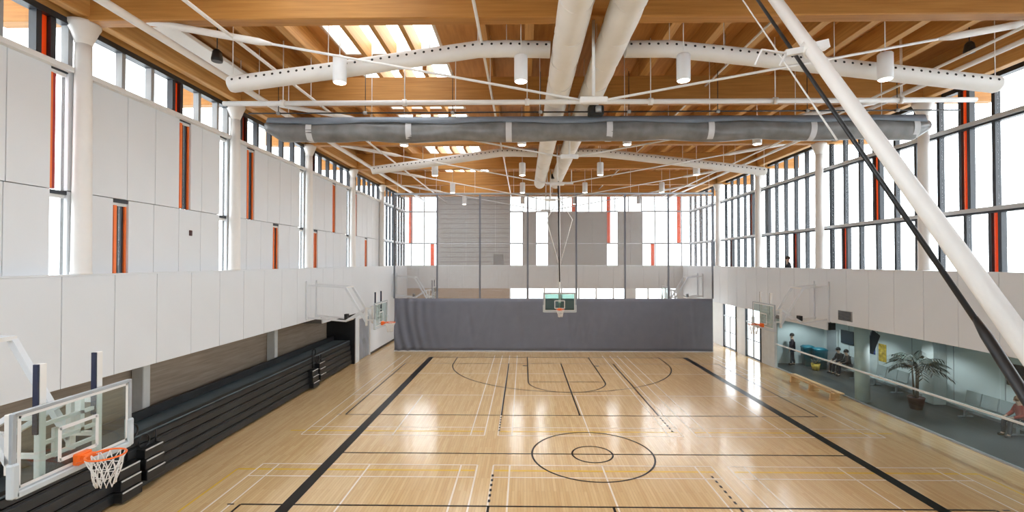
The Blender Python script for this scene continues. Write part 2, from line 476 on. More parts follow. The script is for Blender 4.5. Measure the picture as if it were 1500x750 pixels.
glazed_bay(-9.8, Y0, ROWS[1] + .18, 9, [ZL, ZM, ZC, ZT + .1], 1)
core.build('wall_core', M['panel_core'], wall_left)
# lintel strip over clerestory
tag(MB().box(-10.0, -9.72, Y0, Y1, ZT + .13, 12.6).build('trim_1', M['glulam_y']), kind='structure')

# fascia (left)
wall_lf = tag(empty('wall_left_fascia'), kind='structure')
jm = 1.265
js = [9.58 + jm * k for k in range(-11, 24)]
for a, b in zip(js[:-1], js[1:]):
    if b > Y1 + .5: break
    mid = (a + b) / 2
    zbot = 3.12 if mid < 22.2 else 2.83
    if a > 26.5: break
    bb = min(b, 26.65)
    box_part('wall_panel', XLF - .06, XLF, a + .007, bb - .007, zbot, ZL, M['panel'], wall_lf, 0.006)
MB().box(-9.80, XLF - .07, Y0, 22.2, 3.12, ZL - .01).box(-9.80, XLF - .07, 22.2, 26.65, 2.83, ZL - .01).build('panel_backing', M['panel_core'], wall_lf)
MB().box(-9.84, XLF + .01, Y0, Y1, ZL, ZL + .035).build('ledge_cap', M['panel'], wall_lf)
# solid wall past the bleachers, with the grey door
MB().box(-10.2, XLF - .02, 26.65, 27.2, 0, ZL).box(-10.2, XLF - .02, 29.2, Y1, 0, ZL).box(-10.2, XLF - .02, 27.2, 29.2, 2.47, ZL).build('end_wall', M['panel'], wall_lf)
d = tag(empty('door_1'), kind='structure')
for a, b in ((27.24, 28.19), (28.21, 29.16)):
    leaf = box_part('door_leaf', -9.66, -9.58, a, b, 0.01, 2.43, M['door_grey'], d, 0.01)
    hd = box_part('handle', -.0, .06, -.02, .02, -.15, .15, M['alu'], leaf)
    hd.location = (0.06, (.38 if a < 28 else -.38), -.2)
box_part('door_frame', -9.7, -9.5, 27.16, 27.24, 0, 2.5, M['white_paint'], d)
box_part('door_frame', -9.7, -9.5, 29.16, 29.24, 0, 2.5, M['white_paint'], d)
box_part('door_frame', -9.7, -9.5, 27.16, 29.24, 2.43, 2.51, M['white_paint'], d)
tag(MB().box(XLF - .02, XLF + .02, 29.25, Y1, 0, .12).build('baseboard_left', M['black']), kind='structure')
# recess behind bleachers
tag(MB().box(-11.3, -11.1, Y0, 26.65, 0, 3.12).build('wall_recess', M['recess']), kind='structure')
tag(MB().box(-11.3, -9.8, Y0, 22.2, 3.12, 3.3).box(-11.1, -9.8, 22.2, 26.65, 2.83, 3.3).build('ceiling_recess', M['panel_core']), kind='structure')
tag(MB().box(-11.1, XLF - .02, 26.5, 26.65, 0, 2.83).build('wall_recess_end', M['black']), kind='structure')
for k, y in enumerate((2.4, 6.0, 13.35, 20.4)):
    tag(MB().bbox(-11.09, -10.74, y - .13, y + .13, 0, 3.115, .02).build('recess_pier', M['conc']),
        'pale square pier standing behind the folded bleachers', 'column', 'piers in the bleacher recess')

# ------------------------------------------------------------------ wall_right
for bi in range(-2, 5):
    r = ROW0 + BAY * bi
    org = {-1: {(1, 1), (2, 1)}, 0: {(1, 5), (2, 5), (0, 4), (1, 1)}, 1: {(1, 3), (2, 3), (0, 5)}, 2: {(0, 3), (1, 6)},
           3: {(1, 2), (0, 5)}, 4: {(0, 2), (1, 4)}}.get(bi, set())
    glazed_bay(XR, r, r + BAY if bi < 4 else Y1, 6, [5.2, ZM, ZC, 11.0], -1, org)
wall_rf = tag(empty('wall_right_fascia'), kind='structure')
jm = 1.21
js = [14.2 + jm * k for k in range(-16, 21)]
for a, b in zip(js[:-1], js[1:]):
    mid = (a + b) / 2
    if mid < 20.2: zbot = 3.22
    elif mid < 24.4: zbot = 2.85
    else: zbot = 3.05
    b = min(b, Y1)
    if b - a < .1: break
    box_part('wall_panel', XRF, XRF + .06, a + .006, b - .006, zbot, ZL, M['panel'], wall_rf, 0.006)
MB().box(XRF + .07, XRF + .17, Y0, 20.25, 3.22, ZL - .01).box(XRF + .07, XRF + .17, 20.25, 24.5, 2.85, ZL - .01).box(XRF + .07, XRF + .17, 24.5, Y1, 3.05, ZL - .01).build('panel_backing', M['panel_core'], wall_rf)
MB().box(XRF - .01, XRF + .18, Y0, Y1, ZL, ZL + .03).build('ledge_cap', M['panel'], wall_rf)
tag(MB().box(XRF + .17, 13.75, Y0, Y1, 4.05, 4.25).build('floor_balcony', M['conc']), kind='structure')
tag(MB().box(XRF + .17, 17.3, Y0, 27.3, 3.22, 4.05).box(XRF + .17, 13.75, 27.3, Y1, 3.05, 4.05).build('ceiling_lobby', M['lobby_wall']), kind='structure')
tag(MB().box(13.5, 13.75, Y0, Y1, 4.25, 5.2).build('wall_right_sill', M['panel']), kind='structure')
# lobby shell
lobby_wall = tag(MB().box(17.0, 17.3, Y0, 27.3, 0, 3.22).build('wall_lobby', M['lobby_wall']), kind='structure')
for y in [15.0 + 2.0 * k for k in range(-8, 6)]:
    box_part('joint_strip', 16.99, 17.0, y - .012, y + .012, 0.12, 3.2, M['grey_frame'], lobby_wall)
tag(MB().box(13.75, 17.3, 27.1, 27.3, 0, 3.22).build('wall_lobby_end', M['lobby_wall']), kind='structure')
tag(MB().box(13.6, 13.78, 25.9, 27.3, 0, 3.22).build('wall_right_stub', M['conc']), kind='structure')
tag(MB().box(16.95, 17.0, Y0, 27.1, 0, 0.12).build('baseboard_lobby', M['grey_frame']), kind='structure')
# doors to the outside
dw = tag(empty('wall_right_lower'), kind='structure')
MB().box(13.6, 13.75, 29.2, 30.45, 0, 3.1).box(13.6, 13.75, 32.4, Y1, 0, 3.1).build('wall_piece', M['white_paint'], dw)
for n_, (a, b) in enumerate(((27.3, 29.2), (30.45, 32.4))):
    d = tag(empty('door_%d' % (n_ + 2)), kind='structure')
    for y in (a + .05, b - .05): box_part('door_post', 13.55, 13.68, y - .05, y + .05, 0, 3.05, M['frame'], d)
    box_part('door_head', 13.57, 13.66, a, b, 2.1, 2.17, M['alu'], d)
    box_part('transom_pane', 13.62, 13.63, a + .1, b - .1, 2.17, 3.05, M['glass'], d)
    mid = (a + b) / 2
    for p, q in ((a + .1, mid - .01), (mid + .01, b - .1)):
        lf = box_part('door_leaf', 13.62, 13.63, p, q, 0.1, 2.1, M['glass'], d)
        for nm, e in (('stile', ((-.02, .02), (-(q-p)/2, -(q-p)/2 + .05), (-1, 1))), ('stile', ((-.02, .02), ((q-p)/2 - .05, (q-p)/2), (-1, 1))),
                      ('rail', ((-.02, .02), (-(q-p)/2, (q-p)/2), (-1.09, -1)))):
            box_part(nm, e[0][0], e[0][1], e[1][0], e[1][1], e[2][0], e[2][1], M['grey_frame'] if nm == 'stile' else M['frame'], lf)
        box_part('push_bar', -.07, -.03, -(q-p)/2 + .08, (q-p)/2 - .08, -.02, .02, M['black'], lf)
# glass screen between court and lobby
gs = thing('glass_screen', 'glass screen with white handrail between the wooden court and dark lobby floor', 'glass screen')
ys = [25.85 - 2.0 * k for k in range(15)]
for a, b in zip(ys[1:], ys[:-1]):
    box_part('pane', 13.695, 13.705, a + .008, b - .008, 0.05, 3.2, M['teal_glass'], gs)
MB().bar((13.66, Y0, 1.3), (13.66, 25.85, 1.3), .05, .06).build('handrail', M['white_steel'], gs)
MB().bar((13.7, Y0, .03), (13.7, 25.85, .03), .06, .06).build('base_channel', M['alu'], gs)
# balcony fascia louvre and sign
lv = thing('louvre_vent', 'dark louvred air vent in the white balcony front above the lobby', 'vent', (XRF - .01, 19.1, 3.58))
box_part('frame', -.02, .01, -.40, .40, -.2, .2, M['grey_frame'], lv)
for k in range(7): box_part('slat', -.035, -.02, -.37, .37, -.17 + k*.052, -.14 + k*.052, M['black'], lv)
tag(MB().box(XRF + .05, XRF + .3, 20.16, 20.22, 2.87, 3.16).build('sign_plate', M['black']), 'small dark plate at the step in the balcony underside', 'sign')

# ------------------------------------------------------------------ far wall
def fx(px): return (px - 767) * Y1 / FPX
wf = tag(empty('wall_far'), kind='structure')
ZB = 3.6
MB().box(-11, 14, Y1 + .02, Y1 + .25, ZB, ZL).build('band_core', M['panel_core'], wf)
xs = [-9.8 + 1.22 * k for k in range(21)]
for a, b in zip(xs[:-1], xs[1:]):
    box_part('wall_panel', a + .006, min(b, 13.6) - .006, Y1 - .06, Y1, ZB, ZL, M['far_band'], wf, .005)
MB().box(-9.9, 13.6, Y1 - .1, Y1 + .2, ZL, ZL + .03).build('ledge_cap', M['panel'], wf)
# opaque parts per tier, given as pixel spans; the rest is glass
opq = {0: [(640, 747), (766, 785), (803, 888), (905, 940)],
       1: [(640, 747), (766, 785), (803, 888), (905, 940)],
       2: [(640, 747)]}
org = {0: [633, 869, 955], 1: [601, 840, 891, 993], 2: [601, 840, 891, 993]}
zt = [ZL + .03, ZM, ZC, 11.1]
for t in range(3):
    z0, z1 = zt[t], zt[t+1]
    for a, b in opq[t]:
        xa, xb = fx(a), fx(b); n = max(1, round((xb - xa) / 1.2))
        for k in range(n):
            box_part('wall_panel', xa + (xb-xa)*k/n + .005, xa + (xb-xa)*(k+1)/n - .005, Y1 - .06, Y1 + .1, z0 + .005, z1 - .005, M['far_panel'], wf)
w = window()
for t in range(3):
    z0, z1 = zt[t], zt[t+1]
    x = fx(583); spans = []
    for a, b in opq[t] + [(1016, 1030)]:
        spans.append((x, fx(a))); x = fx(b)
    for a, b in spans:
        n = max(1, round((b - a) / 1.1))
        for k in range(n):
            p, q = a + (b-a)*k/n, a + (b-a)*(k+1)/n
            box_part('pane', p, q, Y1 + .03, Y1 + .04, z0, z1, M['glass'], w)
            if k: box_part('mullion', p - .035, p + .035, Y1 - .05, Y1 + .08, z0, z1, M['grey_frame'], w)
        for p in (a, b): box_part('mullion', p - .04, p + .04, Y1 - .05, Y1 + .08, z0, z1, M['grey_frame'], w)
        box_part('transom', a, b, Y1 - .06, Y1 + .08, z1 - .05, z1 + .05, M['grey_frame'], w)
    for px in org[t]:
        box_part('orange_strip', fx(px) - .15, fx(px) + .15, Y1 - .02, Y1 + .0, z0, z1, M['orange_panel'], w)
# horizontal grooves of the big grey panel, vent
for k in range(14):
    z = 5.75 + k * .39
    box_part('groove_strip', fx(645), fx(745), Y1 - .075, Y1 - .06, z - .02, z + .02, M['far_line'], wf)
tag(MB().bbox(fx(723), fx(738), Y1 - .14, Y1 - .08, 5.5, 6.38, .01).build('wall_grille', M['far_line']), 'dark square wall grille on the grey far wall', 'vent')
# storefront under the far balcony front
MB().box(-9.9, fx(747), Y1, Y1 + .15, 0, ZB).build('wood_wall', M['tan'], wf)
w = window()
x = fx(747)
while x < 12.5:
    box_part('pane', x + .05, x + 1.35, Y1 + .04, Y1 + .05, 0.05, ZB, M['glass'], w)
    box_part('mullion', x - .05, x + .05, Y1 - .03, Y1 + .1, 0, ZB, M['white_paint'], w)
    x += 1.4
tag(MB().box(fx(915), fx(930), Y1 - .08, Y1 + .0, 0, ZB).box(12.4, 13.7, Y1, Y1 + .15, 0, ZB).build('wall_far_end', M['white_paint']), kind='structure')
# near end wall behind the camera: low wall, glazing above
wnr = tag(MB().box(-11.3, 17.3, Y0 - .25, Y0, 0, ZL).box(-2.76, 17.3, Y0 - .25, Y0, ZL, ZC).build('wall_near', M['panel']), kind='structure')
w = window()
for k in range(21):
    x = -9.75 + k * 1.165
    zn = ZL if k < 6 else ZC
    box_part('mullion', x - .05, x + .05, Y0 - .2, Y0 - .06, zn, 11.0, M['frame'], w)
    if k < 20: box_part('pane', x + .05, x + 1.115, Y0 - .13, Y0 - .12, zn, 11.0, M['glass'], w)
for z, xe in ((ZL + .05, -2.8), (ZM, -2.8), (ZC + .05, 13.55), (10.95, 13.55)): box_part('transom', -9.75, xe, Y0 - .2, Y0 - .02, z - .05, z + .05, M['grey_frame'], w)

# ------------------------------------------------------------------ roof
ZG0, ZG1, ZP0, ZD = 10.92, 11.8, 11.8, 12.42
ceil_ = tag(empty('ceiling'), kind='structure')
SKX = (-5.75, -2.55)
XO0, XO1 = -13.0, 17.0
edges = [Y0 - .3] + ROWS[1:] + [Y1 + 5.0]
for a, b in zip(edges[:-1], edges[1:]):
    ya, yb_ = a + .3, b - .45
    if b > Y1:
        box_part('deck', XO0, XO1, a, b, ZD, ZD + .2, M['deck'], ceil_); continue
    box_part('deck', XO0, SKX[0], a, b, ZD, ZD + .2, M['deck'], ceil_)
    box_part('deck', SKX[1], XO1, a, b, ZD, ZD + .2, M['deck'], ceil_)
    box_part('deck', SKX[0], SKX[1], a, ya, ZD, ZD + .2, M['deck'], ceil_)
    box_part('deck', SKX[0], SKX[1], yb_, b, ZD, ZD + .2, M['deck'], ceil_)
    w = window()
    nb = 4
    for k in range(nb):
        xa = SKX[0] + (SKX[1]-SKX[0]) * k / nb; xb = SKX[0] + (SKX[1]-SKX[0]) * (k+1) / nb
        box_part('pane', xa, xb, ya, yb_, ZD + .34, ZD + .35, M['glass'], w)
        if k: box_part('skylight_bar', xa - .07, xa + .07, ya, yb_, ZD - .25, ZD + .33, M['glulam_y'], w)
    for x in SKX: box_part('curb', x - .05, x + .05, ya - .05, yb_ + .05, ZD, ZD + .36, M['white_paint'], w)
    for y in (ya, yb_): box_part('curb', SKX[0], SKX[1], y - .05, y + .05, ZD, ZD + .36, M['white_paint'], w)
PT = ['', 'in the bay before the near perforated ducts', 'in the bay above the rolled curtain', 'in the bay just behind the rolled curtain', 'in the bay of the further perforated ducts', 'in the bay above the lowered curtain', 'in the bay behind the lowered curtain', 'over the far end wall']
GT = ['at the near end of the hall', 'before the near perforated ducts, further from them', 'just in front of the near perforated ducts', 'just behind the rolled curtain', 'by the further perforated ducts', 'before the lowered curtain', 'just behind the lowered curtain', 'next to the far end wall']
for i, y in enumerate(ROWS):
    g = tag(MB().bbox(-11.5, 15.2, y - .16, y + .16, ZG0, ZG1, .02).build('roof_girder', M['glulam']),
            'deep glulam girder across the hall ' + GT[i], 'beam', 'glulam roof girders')
for a, b in zip(edges[:-1], edges[1:]):
    if a < 0: continue
    xs = [-8.6, -7.4, -6.3] + [-1.1 + 1.25 * k for k in range(11)]
    for x in xs:
        o = box_part('roof_purlin', x - .12, x + .12, a + .01, b - .01, ZP0, ZD, M['glulam_y'], None, .01)
        tag(o, 'lengthwise glulam purlin ' + PT[edges.index(a)], 'beam', 'glulam roof purlins')
for x, nm in ((-9.45, 'left'), (13.0, 'right')):
    tag(MB().bbox(x - .13, x + .13, Y0, Y1 - .1, 11.0, 11.8, .02).build('edge_beam', M['glulam_y']),
        'long glulam edge beam above the %s' % ('white panel wall clerestory' if nm == 'left' else 'tall window wall with balcony'), 'beam')
tag(MB().box(XR - .12, XR + .12, Y0, Y1, 11.14, 12.6).build('trim_2', M['glulam_y']), kind='structure')
tag(MB().box(-10, 13.7, Y1 + .0, Y1 + .25, 11.1, 12.6).box(-10, 13.7, Y0 - .25, Y0, 11.0, 12.6).build('trim_3', M['glulam']), kind='structure')

# columns
def column(x, y, label, group):
    c = thing('steel_column', label, 'column', (x, y, ZL + .035), 0, group)
    MB().lathe([(.19, 0), (.19, .04), (.182, .06), (.15, 4.7), (.145, 5.02)], n=24).build('shaft', M['white_steel'], c)
    MB().lathe([(.145, 5.0), (.18, 5.1), (.26, 5.32), (.30, 5.4), (.30, 5.48)], n=24).build('capital', M['white_steel'], c)
for y in ROWS[2:7]:
    column(-9.6, y, 'white round steel column with flared head against the white panel wall', 'columns along the panel wall')
    column(13.0, y, 'white round steel column with flared head before the tall window wall', 'columns along the window wall')
lc = thing('concrete_column', 'round pale concrete column standing in the lobby behind the glass', 'column', (13.98, 19.8, 0))
MB().lathe([(.26, 0), (.26, 3.22)], n=28).build('shaft', M['conc'], lc)
MB().lathe([(.275, 0), (.275, .06)], n=28).build('base_ring', M['grey_frame'], lc)
tag(MB().bbox(16.45, 16.99, 19.3, 19.85, 0, 3.215, .02).build('lobby_pier', M['conc']), 'square grey pier on the lobby back wall behind the palm', 'column')

# tension rods under girders
for i, y in enumerate(ROWS[2:7]):
    t = thing('tension_rods', 'V of white tension rods under the girder ' + GT[i + 2], 'rod truss', (1.5, y, 9.2), 0, 'girder tension rods')
    for sx, xe in ((-1, -8.6), (1, 12.1)):
        e = Vector((xe - 1.5, 0, 1.85)); s_ = Vector((sx * .25, 0, 0.0))
        q = s_ + (e - s_) * .68
        MB().tube([s_, q], .028, 8).build('rod', M['white_steel'], t)
        MB().tube([q, q + (e-s_)*.03, e - (e-s_)*.02, e], [.03, .075, .075, .05], 10).build('sleeve', M['white_steel'], t)
    MB().tube([(0, 0, -.05), (0, 0, ZG0 - 9.2)], .035, 8).build('post', M['white_steel'], t)
    MB().bbox(-.3, .3, -.06, .06, -.07, .07, .02).build('node_plate', M['white_steel'], t)

# lengthwise pipes
for x, z, r, lab in ((-7.85, 10.6, .085, 'thick white pipe running lengthwise under the roof along the panel wall side'),
                     (-6.3, 10.6, .04, 'slim white pipe running lengthwise beside the thick white pipe'),
                     (-.98, 10.85, .035, 'slim white pipe running lengthwise beside the two fabric ducts'),
                     (11.0, 10.6, .06, 'white pipe running lengthwise under the roof along the window wall side'),
                     (10.4, 10.62, .035, 'slim white conduit running lengthwise next to the window side pipe'),
                     (5.9, 11.45, .03, 'slim white conduit running lengthwise high between roof purlins')):
    p = thing('ceiling_pipe', lab, 'pipe', (x, 0, z))
    MB().tube([(0, Y0 + .1, 0), (0, Y1 - .2, 0)], r, 10).build('pipe', M['white_steel'], p)
    for k in range(7):
        y = 3.0 + k * 5.42
        MB().tube([(0, y, 0), (0, y, ZD - z)], .012, 6).build('hanger', M['white_steel'], p)
# cable trays / radiant panel near left wall
ct = thing('radiant_panel', 'long pale lengthwise panel hung under the roof above the white wall', 'ceiling panel', (-8.5, 12.2, 11.3))
MB().bbox(-.3, .3, -2.2, 2.2, -.05, .05, .01).build('panel', M['white_paint'], ct)
for y in (-1.8, 1.8): MB().tube([(0, y, .05), (0, y, ZD - 11.3)], .012, 6).build('hanger', M['white_steel'], ct)
for (px, py, d_, lab) in ((318, 82, 11.3, 'small black loudspeaker hanging near the white panel wall'), (1420, 70, 12.4, 'small black loudspeaker hanging near the tall window wall')):
    p = at(px, py, d_)
    s = thing('loudspeaker', lab, 'speaker', p)
    MB().lathe([(.05, .16), (.10, .10), (.13, -.08), (.12, -.14)], n=14).build('cabinet', M['black'], s)
    MB().tube([(0, 0, .14), (0, 0, ZD - p.z)], .012, 6).build('hanger', M['black'], s)

# fabric main ducts
def main_duct(x, label):
    o = thing('fabric_duct', label, 'duct', (x, 0, 10.68))
    R0 = .34; n = 28; vs = []; fs = []; sm = []
    ys = []; y = 2.0
    while y <= 29.6: ys.append(y); y += .12
    for i, y in enumerate(ys):
        ph = ((y - 2.0) % 1.35) / 1.35
        r = R0 * (1 - .055 * math.exp(-((ph - .5) / .5) ** 2 * 0) * (1 - abs(math.sin(PI * ph)) ** .5))
        for j in range(n):
            a = 2 * PI * j / n
            fold = .012 * math.sin(3 * a + y * 2.1) * (1 - abs(math.sin(PI * ph)))
            sag = -.05 * math.sin(PI * ph) * max(0, -math.sin(a)) * .6
            vs.append(((r + fold) * math.cos(a), y, (r + fold) * math.sin(a) + sag))
    for i in range(len(ys) - 1):
        for j in range(n): fs.append((i*n+j, (i+1)*n+j, (i+1)*n+(j+1) % n, i*n+(j+1) % n))
    m = MB(); m.add(vs, fs, True)
    m.f.append(tuple(range(n))); m.sm.append(False)
    m.f.append(tuple((len(ys)-1)*n + j for j in range(n))[::-1]); m.sm.append(False)
    m.build('duct_sleeve', M['fabric'], o)
    k = 0; y = 2.0
    while y < 29:
        MB().tube([(R0*.965*math.cos(2*PI*j/24), y, R0*.965*math.sin(2*PI*j/24)) for j in range(24)], .014, 6, closed=True).build('hoop', M['fabric'], o)
        if k % 2 == 0: MB().tube([(0, y, R0 - .02), (0, y, ZD - 10.68)], .008, 5).build('hanger', M['white_steel'], o)
        k += 1; y += 1.35
main_duct(1.0, 'white fabric air duct, the one of the pair nearer the panel wall')
main_duct(1.99, 'white fabric air duct, the one of the pair nearer the window wall')

# perforated branch ducts
def branch(y, side, label):
    pl = [(.62, 10.70), (-.4, 10.73), (-1.07, 10.72), (-2.2, 10.56), (-4.6, 10.22), (-6.87, 9.93)] if side < 0 else [(2.37, 10.70), (3.4, 10.70), (4.66, 10.56), (7.2, 10.26), (10.86, 9.82)]
    b = thing('perforated_duct', label, 'duct', (pl[0][0], y, pl[0][1]))
    pts = [Vector((p[0] - pl[0][0], 0, p[1] - pl[0][1])) for p in pl]
    dv = (pts[-1] - pts[-2]).normalized()
    MB().tube(pts + [pts[-1] + dv * .06, pts[-1] + dv * .09], [.19] * len(pts) + [.17, .08], 20).build('duct_tube', M['duct'], b)
    hm = MB()
    for p, q in zip(pts[:-1], pts[1:]):
        L = (q - p).length; n = int(L / .19)
        dd = (q - p).normalized(); nrm = Vector((-dd.z, 0, dd.x))
        if nrm.z < 0: nrm = -nrm
        for k in range(n):
            c = p + dd * (L * (k + .5) / n)
            ang = math.radians(-80)
            for elev in (12,):
                e = math.radians(elev)
                out = Vector((0, -math.cos(e), 0)) + nrm * math.sin(e)
                cc = c + out * .1905
                u = dd; v2 = out.cross(dd)
                hm.add([cc + (u*math.cos(2*PI*j/8) + v2*math.sin(2*PI*j/8)) * .03 for j in range(8)] + [cc - out*.01 + (u*math.cos(2*PI*j/8) + v2*math.sin(2*PI*j/8)) * .03 for j in range(8)],
                       [tuple(range(8))] + [(j, j+8, (j+1) % 8+8, (j+1) % 8) for j in range(8)])
    tag(hm.build('air_holes', M['hole'], b), kind='stuff')
    for p in pts[1:]:
        MB().tube([p + Vector((0, 0, .15)), p + Vector((0, 0, ZP0 - pl[0][1] - p.z))], .01, 5).build('hanger', M['white_steel'], b)
branch(11.0, -1, 'white perforated air duct before the rolled curtain, sloping down to the panel wall')
branch(11.0, 1, 'white perforated air duct before the rolled curtain, sloping down to the window wall')
branch(21.45, -1, 'white perforated air duct beyond the rolled curtain, sloping down to the panel wall')
branch(21.45, 1, 'white perforated air duct beyond the rolled curtain, sloping down to the window wall')

# pendant lamps
lm1 = MB().lathe([(.145, 0), (.15, .01), (.15, .56), (.13, .585), (.02, .59)], n=22).mesh('lamp_body', M['lamp'])
lm2 = MB().lathe([(.125, -.004), (.125, .004)], n=20).mesh('lens', M['lamp_glow'])
lm3 = MB().tube([(0, 0, .58), (0, 0, ZD - 9.78)], .01, 6).mesh('cord', M['white_steel'])
ROWTXT = {4.9: 'far in front of the rolled curtain', 10.55: 'in the row by the near perforated ducts', 16.3: 'just behind the rolled curtain',
          22.0: 'by the perforated ducts beyond the rolled curtain', 27.5: 'in front of the lowered curtain', 33.0: 'behind the lowered mesh curtain'}
COLTXT = {-4.15: 'nearest panel wall', -.06: 'panel side of fabric ducts', 3.57: 'window side of fabric ducts', 8.02: 'nearest window wall'}
for y in (10.55, 16.3, 22.0, 27.5, 33.0):
    for x in (-4.15, -.06, 3.57, 8.02):
        L = thing('pendant_lamp', 'white pendant downlight ' + ROWTXT[y] + ', ' + COLTXT[x], 'lamp', (x, y, 9.78), 0, 'pendant downlights')
        lb = inst('lamp_body', lm1, L); inst('lens', lm2, lb, (0, 0, -.006)); inst('cord', lm3, L)
        sp = bpy.data.lights.new('downlight', 'SPOT'); sp.energy = 230; sp.color = (1, .93, .83); sp.spot_size = 1.7; sp.spot_blend = .6; sp.shadow_soft_size = .12
        so = bpy.data.objects.new('downlight', sp); COL.objects.link(so); so.parent = L; so.location = (0, 0, -.03)

# ------------------------------------------------------------------ rolled-up divider curtain and its gear
YC = 14.5
rc = thing('rolled_curtain', 'grey vinyl divider curtain rolled up and strapped high under the roof', 'curtain', (X0 + .05, YC, 9.8))
xa, xb = -10.1, 10.2
vs = []; fs = []; nx = 150; n = 24
for i in range(nx + 1):
    u = i / nx; x = xa + (xb - xa) * u
    e = min(1, .45 + min(u, 1 - u) * 22)
    seg = ((x + 10.1) % 3.05) / 3.05
    pin = 1 - .05 * (abs(math.cos(PI * seg)) ** 8)
    for j in range(n):
        a = 2 * PI * j / n
        ry = .27 * e * pin; rz = .33 * e * pin
        wob = 1 + .05 * math.sin(2 * a + x * 1.3) * math.sin(PI * seg) + .03 * math.sin(5 * a - x * 2.7)
        z = rz * math.sin(a) * wob - .04 * math.sin(PI * seg)
        if e < 1: z += (1 - e) * .22
        vs.append((x, ry * math.cos(a) * wob, z))
for i in range(nx):
    for j in range(n): fs.append((i*n+j, i*n+(j+1) % n, (i+1)*n+(j+1) % n, (i+1)*n+j))
m = MB(); m.add(vs, fs, True)
m.f.append(tuple(range(n))[::-1]); m.sm.append(False); m.f.append(tuple(nx*n+j for j in range(n))); m.sm.append(False)
m.build('rolled_vinyl', M['roll'], rc)
# upper sheet hanging from the batten over the roll
m = MB(); vs = []; fs = []
for i in range(121):
    x = -9.95 + 19.9 * i / 120
    vs += [(x, -.20, .36), (x, -.285 - .012 * math.sin(x*3.1), .16 + .03 * math.sin(x * 1.7) + .015 * math.sin(x*6)), (x, -.25, .15 + .03 * math.sin(x*1.7)), (x, -.17, .36)]
for i in range(120):
    for j in range(4): fs.append((i*4+j, i*4+(j+1) % 4, (i+1)*4+(j+1) % 4, (i+1)*4+j))
m.add(vs, fs, True).build('top_sheet', M['roll_top'], rc)
for k in range(7):
    x = -10.1 + 1.7 + 3.05 * k - .25
    if x > 10: break
    MB().tube([(x, .285 * math.cos(2*PI*j/28), .335 * math.sin(2*PI*j/28)) for j in range(28)], .012, 6, closed=True)
    sm_ = MB(); vs = []; fs = []
    for j in range(28):
        for dx, rr in ((-.09, 1.0), (.09, 1.0)):
            vs.append((x + dx, .292 * math.cos(2*PI*j/28), .352 * math.sin(2*PI*j/28) - .015))
    for j in range(28): fs.append((2*j, 2*j+1, (2*j+3) % 56, (2*j+2) % 56))
    sm_.add(vs, fs, True).build('strap', M['strap'], rc)
MB().tube([(-10.0, 0, .37), (10.1, 0, .37)], .035, 8).build('batten', M['alu'], rc)
for k in range(8):
    x = -9.4 + k * 2.6
    MB().tube([(x, 0, .37), (x, 0, ZD - 9.8)], .012, 5).build('cable', M['white_steel'], rc)
ds = thing('drive_shaft', 'thin black drive shaft with motor above the rolled curtain', 'curtain drive', (X0 + .05, YC - .6, 10.16))
MB().tube([(-10.3, 0, 0), (10.6, 0, 0)], .022, 8).build('shaft', M['black'], ds)
MB().bbox(-.2, .25, -.14, .14, -.12, .16, .03).build('motor', M['black'], ds)
MB().lathe([(.09, -.08), (.09, .08)], n=14).build('gear_head', M['alu'], ds, (.08, -.16, 0.02))
for k in range(8):
    x = -9.4 + k * 2.6
    MB().tube([(x - .05, 0, 0), (x + .05, 0, 0)], .05, 10).build('drum', M['grey_frame'], ds)
    MB().tube([(x, 0, 0), (x, 0, 1.2)], .012, 5).build('bracket', M['black'], ds)
st = thing('support_tube', 'straight white steel tube spanning the hall above the rolled curtain', 'steel tube', (X0 + .05, 13.2, 10.22))
MB().tube([(-10.6, 0, 0), (10.4, 0, 0)], .07, 12).build('tube', M['white_steel'], st)
for k in range(6):
    x = -8.9 + 3.45 * k
    MB().tube([(x, 0, .06), (x, 0, ZP0 + .2 - 10.22)], .015, 6).build('hanger', M['white_steel'], st)
    MB().tube([(x - .06, 0, 0), (x + .06, 0, 0)], .095, 12).build('clamp', M['white_steel'], st)

# ------------------------------------------------------------------ lowered divider curtain (far)
YD = 30.3
XA, XB = -8.32, 12.04
dc = thing('divider_curtain', 'lowered divider curtain with grey vinyl skirt and see-through mesh above', 'curtain', ((XA+XB)/2, YD, 0))
cx = (XA + XB) / 2; hw = (XB - XA) / 2
vs = []; fs = []; nx = 260; nz = 14
rnd = random.Random(3)
creases = [(rnd.uniform(-hw, hw), rnd.uniform(.2, .5), rnd.uniform(-.6, .6), rnd.uniform(.01, .045)) for _ in range(34)]
for i in range(nx + 1):
    x = -hw + 2 * hw * i / nx
    for k in range(nz + 1):
        z = .06 + (3.4 - .06) * k / nz
        y = .015 * math.sin(x * 1.1 + z * .5)
        lf = math.exp(-((x + hw) / 1.8) ** 2)
        y += lf * .07 * math.sin((x + z * .35 * (1 - z / 6)) * 11)
        for c, wd, sl, am in creases:
            u = (x - c - sl * (z - 2)) / (wd * .35)
            if abs(u) < 4: y += am * math.exp(-u * u) * math.sin(PI * min(1, max(0, (z + .3) / 3.7)))
        zz = z + (.07 if (k == nz and x < -hw + 1.6 and False) else 0)
        vs.append((x, y, zz))
for i in range(nx):
    for k in range(nz): a = i*(nz+1)+k; fs.append((a, a+nz+1, a+nz+2, a+1))
m = MB(); m.add(vs, fs, True)
sk = m.build('vinyl_skirt', M['vinyl'], dc)
md = sk.modifiers.new('thick', 'SOLIDIFY'); md.thickness = .012
MB().box(-hw, hw, -.03, .03, 0.0, .07).build('bottom_hem', M['strap'], dc)
seams = [-hw] + [( (px - 767) * YD / FPX) - cx for px in (640, 703, 773, 844, 915, 978)] + [hw]
for a, b in zip(seams[:-1], seams[1:]):
    box_part('mesh_panel', a, b, -.002, .002, 3.4, 10.1, M['mesh'], dc)
